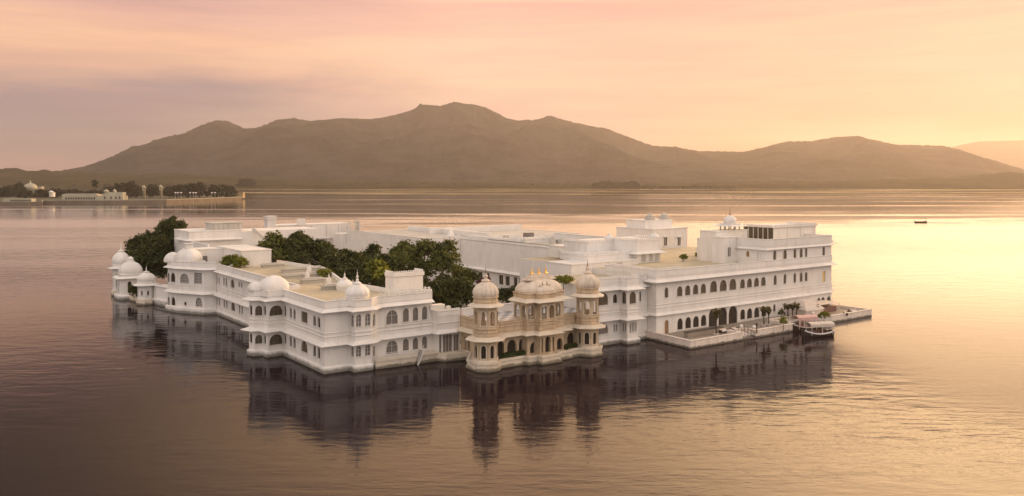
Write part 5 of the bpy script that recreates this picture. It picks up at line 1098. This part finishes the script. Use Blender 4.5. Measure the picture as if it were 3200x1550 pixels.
main = [(-600, 552), (0, 550), (180, 545)] + [(a * K, b * K) for a, b in main]
hm = hillmat('hill_scrub', (0.012, 0.014, 0.013), (0.058, 0.052, 0.044))
ridge('hills', main, 5400, 3500, 7400, hm, 1150, 80, 1.0, jag=5, seed=2)
fh = [(-600, 545), (0, 533), (25, 529), (50, 529), (80, 537), (120, 538), (140, 534), (160, 538), (240, 539), (300, 544), (420, 549), (560, 546), (660, 552), (800, 560), (960, 566), (1100, 569), (1300, 572), (1500, 575), (1700, 577), (2100, 574), (2400, 571), (2700, 567), (2900, 560), (3000, 556), (3100, 548), (3140, 540), (3200, 545), (3900, 545)]
ridge('foothills', fh, 3300, 2600, 4300, hillmat('foothill_scrub', (0.022, 0.022, 0.010), (0.06, 0.05, 0.022)), 520, 40, .5, jag=5, seed=9)
fm = [(2600, 560), (2800, 525), (2930, 470), (3000, 452), (3060, 440), (3140, 438), (3200, 437), (3500, 450), (3900, 500)]
ridge('distant_hills', fm, 9500, 8200, 10400, hm, 160, 20, .3, 2500, 4200, jag=3, seed=5)
# wooded far shoreline and islet: one mass nobody could count
def wood(name, spec, seed, z0=0.0, m='leaf_far', dens=.22, size=3.4):
    L = []
    r = random.Random(seed)
    for (a, b, Yk, h0, h1, step) in spec:
        p = a
        while p < b:
            h = r.uniform(h0, h1); w_ = h * r.uniform(.6, 1.3); c = toP((wx(p, Yk), Yk + r.uniform(-30, 30))); L.append((c[0], c[1], z0 + h * .45, w_, w_, h * .55)); p += step * r.uniform(.6, 1.4)
    T0 = leaves(L, dens, size, seed, 2.5, 8, .2); W0 = T0.reshape(-1, 3).copy()
    X_ = C0[0] + W0[:, 0] * UX + W0[:, 1] * VX; Y_ = C0[1] + W0[:, 0] * UY + W0[:, 1] * VY
    Q = np.stack([X_, Y_, W0[:, 2]], 1).reshape(-1, 4, 3); o = fastmesh(name, Q, 4, m, None); o['kind'] = 'stuff'; o['label'] = 'far wooded shoreline under the hills' if 'shore' in name else 'low wooded islet in the far lake'; o['category'] = 'woods'; return o
wood('shoreline_woods', [(700, 1500, 3060, 8, 16, 6), (1500, 3600, 3080, 6, 13, 6), (2950, 3600, 3000, 8, 16, 8), (-400, 800, 2700, 7, 16, 8)], 61)
wood('islet_woods', [(1862, 1992, 2560, 15, 25, 4), (1990, 2300, 2620, 6, 10, 5)], 63)
ig = [(wx(1855, 2540), 2540), (wx(2310, 2560), 2560), (wx(2310, 2660), 2660), (wx(1855, 2640), 2640)]
struct('islet_ground', [(*p, .8) for p in ig] + [(*p, -1) for p in ig], [(0, 1, 2, 3), (0, 4, 5, 1), (1, 5, 6, 2), (2, 6, 7, 3), (3, 7, 4, 0)], MAT['shore_ground'])
mat('reflection_gold', (0.36, 0.27, 0.12), .9, .3, .03)  # flat golden strips added to stand for bright reflection lines on far water
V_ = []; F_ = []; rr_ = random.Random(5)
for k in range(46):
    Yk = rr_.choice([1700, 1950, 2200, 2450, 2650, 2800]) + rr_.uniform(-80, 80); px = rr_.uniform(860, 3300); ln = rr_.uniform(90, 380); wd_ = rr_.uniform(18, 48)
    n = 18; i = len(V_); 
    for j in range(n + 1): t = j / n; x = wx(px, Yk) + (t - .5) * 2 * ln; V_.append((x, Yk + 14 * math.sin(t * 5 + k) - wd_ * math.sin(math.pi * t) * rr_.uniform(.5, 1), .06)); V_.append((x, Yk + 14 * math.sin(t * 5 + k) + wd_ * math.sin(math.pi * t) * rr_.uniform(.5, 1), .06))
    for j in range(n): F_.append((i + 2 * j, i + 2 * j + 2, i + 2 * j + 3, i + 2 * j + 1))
ws = struct('reflection_strips', V_, F_, MAT['reflection_gold']); ws['kind'] = 'stuff'; ws['label'] = 'thin golden strips added as bright reflections on the far lake'; ws['category'] = 'water weed'
# the lake
lm = bpy.data.materials.new('lake_water'); lm.use_nodes = True; t = NT(lm.node_tree); o = t.n('ShaderNodeOutputMaterial'); b = t.n('ShaderNodeBsdfPrincipled')
b.inputs['Base Color'].default_value = (0.017, 0.010, 0.013, 1); b.inputs['IOR'].default_value = 1.33; b.inputs['Roughness'].default_value = 0.03
pos = t.n('ShaderNodeNewGeometry').outputs['Position']
wv = t.n('ShaderNodeSeparateXYZ'); t.l(pos, wv.inputs[0]); dist = wv.outputs[1]
h1 = t.noise(t.scale(pos, (.42, 1.0, 1), R(12)), .62, 3, .5, .3)
h2 = t.noise(t.scale(pos, (.5, 1.0, 1), R(-16)), .22, 3, .5, .2)
h3 = t.noise(t.scale(pos, (.6, 1.0, 1), R(30)), 1.9, 2, .5)
calm = t.rng(t.noise(t.scale(pos, (.25, 1.0, 1), R(4)), .012, 4, .6, .6), .42, .62, .55, 1.35, True)
dw = t.math('ADD', dist, t.math('MULTIPLY', t.math('SUBTRACT', t.noise(t.scale(pos, (.3, 1.0, 1), R(3)), .012, 5, .65, .8), .5), 620))
stk = t.rng(t.noise(t.scale(pos, (.055, 1.0, 1), R(2)), .022, 4, .65, .3), .55, .64, 0, 2.4, True)
farc = t.math('ADD', t.math('MULTIPLY', t.rng(dist, 175, 330, .65, 3.6, True), t.rng(dw, 520, 800, 1, .16, True)), t.math('MULTIPLY', stk, t.rng(dist, 420, 700, 0, 1)))
h4 = t.math('MULTIPLY', t.noise(t.scale(pos, (.28, 1.0, 1), R(7)), 0.9, 4, .65, .2), t.rng(dist, 80, 150, .052, .010, True))
hh = t.math('ADD', t.math('ADD', h4, t.math('ADD', t.math('MULTIPLY', h1, .055), t.math('MULTIPLY', h2, .10)), t.math('MULTIPLY', h3, .007)))
bp = t.n('ShaderNodeBump'); bp.inputs['Distance'].default_value = 1.0; t.l(t.math('MULTIPLY', calm, farc), bp.inputs['Strength']); t.l(hh, bp.inputs['Height']); t.l(bp.outputs[0], b.inputs['Normal'])
fr_ = t.n('ShaderNodeFresnel'); fr_.inputs['IOR'].default_value = 1.33; t.l(bp.outputs[0], fr_.inputs['Normal'])
gl_ = t.n('ShaderNodeBsdfGlossy'); gl_.inputs['Color'].default_value = (1, 1, 1, 1); t.l(bp.outputs[0], gl_.inputs['Normal']); ext_ = t.math('MULTIPLY', t.rng(t.math('ADD', wv.outputs[0], t.math('MULTIPLY', t.math('SUBTRACT', t.noise(pos, .02, 3, .5), .5), 30)), 44, 72, 0, .22, True), t.math('MULTIPLY', t.rng(dist, 75, 125, 0, 1, True), t.rng(dist, 300, 520, 1, 0, True))); t.l(t.math('MAXIMUM', ext_, t.rng(farc, 1.0, 3.6, .03, .20)), gl_.inputs['Roughness'])
b.inputs['Specular IOR Level'].default_value = 0; b.inputs['Roughness'].default_value = 1
ff_ = t.ramp(fr_.outputs[0], [(0, (0, 0, 0)), (.12, (.075,) * 3), (.24, (.10,) * 3), (.30, (.155,) * 3), (.38, (.28,) * 3), (.50, (.54,) * 3), (.68, (.86,) * 3), (1, (1, 1, 1))])
wm_ = t.n('ShaderNodeMixShader'); t.l(ff_, wm_.inputs[0]); t.l(b.outputs[0], wm_.inputs[1]); t.l(gl_.outputs[0], wm_.inputs[2]); t.l(wm_.outputs[0], o.inputs[0])
struct('lake_water', [(-9000, -400, 0), (9000, -400, 0), (9000, 10900, 0), (-9000, 10900, 0)], [(0, 1, 2, 3)], lm)
# the air
hz = bpy.data.materials.new('haze'); hz.use_nodes = True; t = NT(hz.node_tree); o = t.n('ShaderNodeOutputMaterial'); pv_ = t.n('ShaderNodeVolumePrincipled')
pv_.inputs['Color'].default_value = (0.94, 0.86, 0.83, 1); pv_.inputs['Density'].default_value = 0.000075; pv_.inputs['Anisotropy'].default_value = 0.50; t.l(pv_.outputs[0], o.inputs['Volume'])
b = MB(); X0, X1, Y0_, Y1_ = -9500, 9500, -600, 11000; vs = [(X0, Y0_, -3), (X1, Y0_, -3), (X1, Y1_, -3), (X0, Y1_, -3), (X0, Y0_, 540), (X1, Y0_, 540), (X1, Y1_, 540), (X0, Y1_, 620)]
ho = struct('haze', vs, [(3, 2, 1, 0), (4, 5, 6, 7), (0, 1, 5, 4), (1, 2, 6, 5), (2, 3, 7, 6), (3, 0, 4, 7)], hz); ho['kind'] = 'stuff'
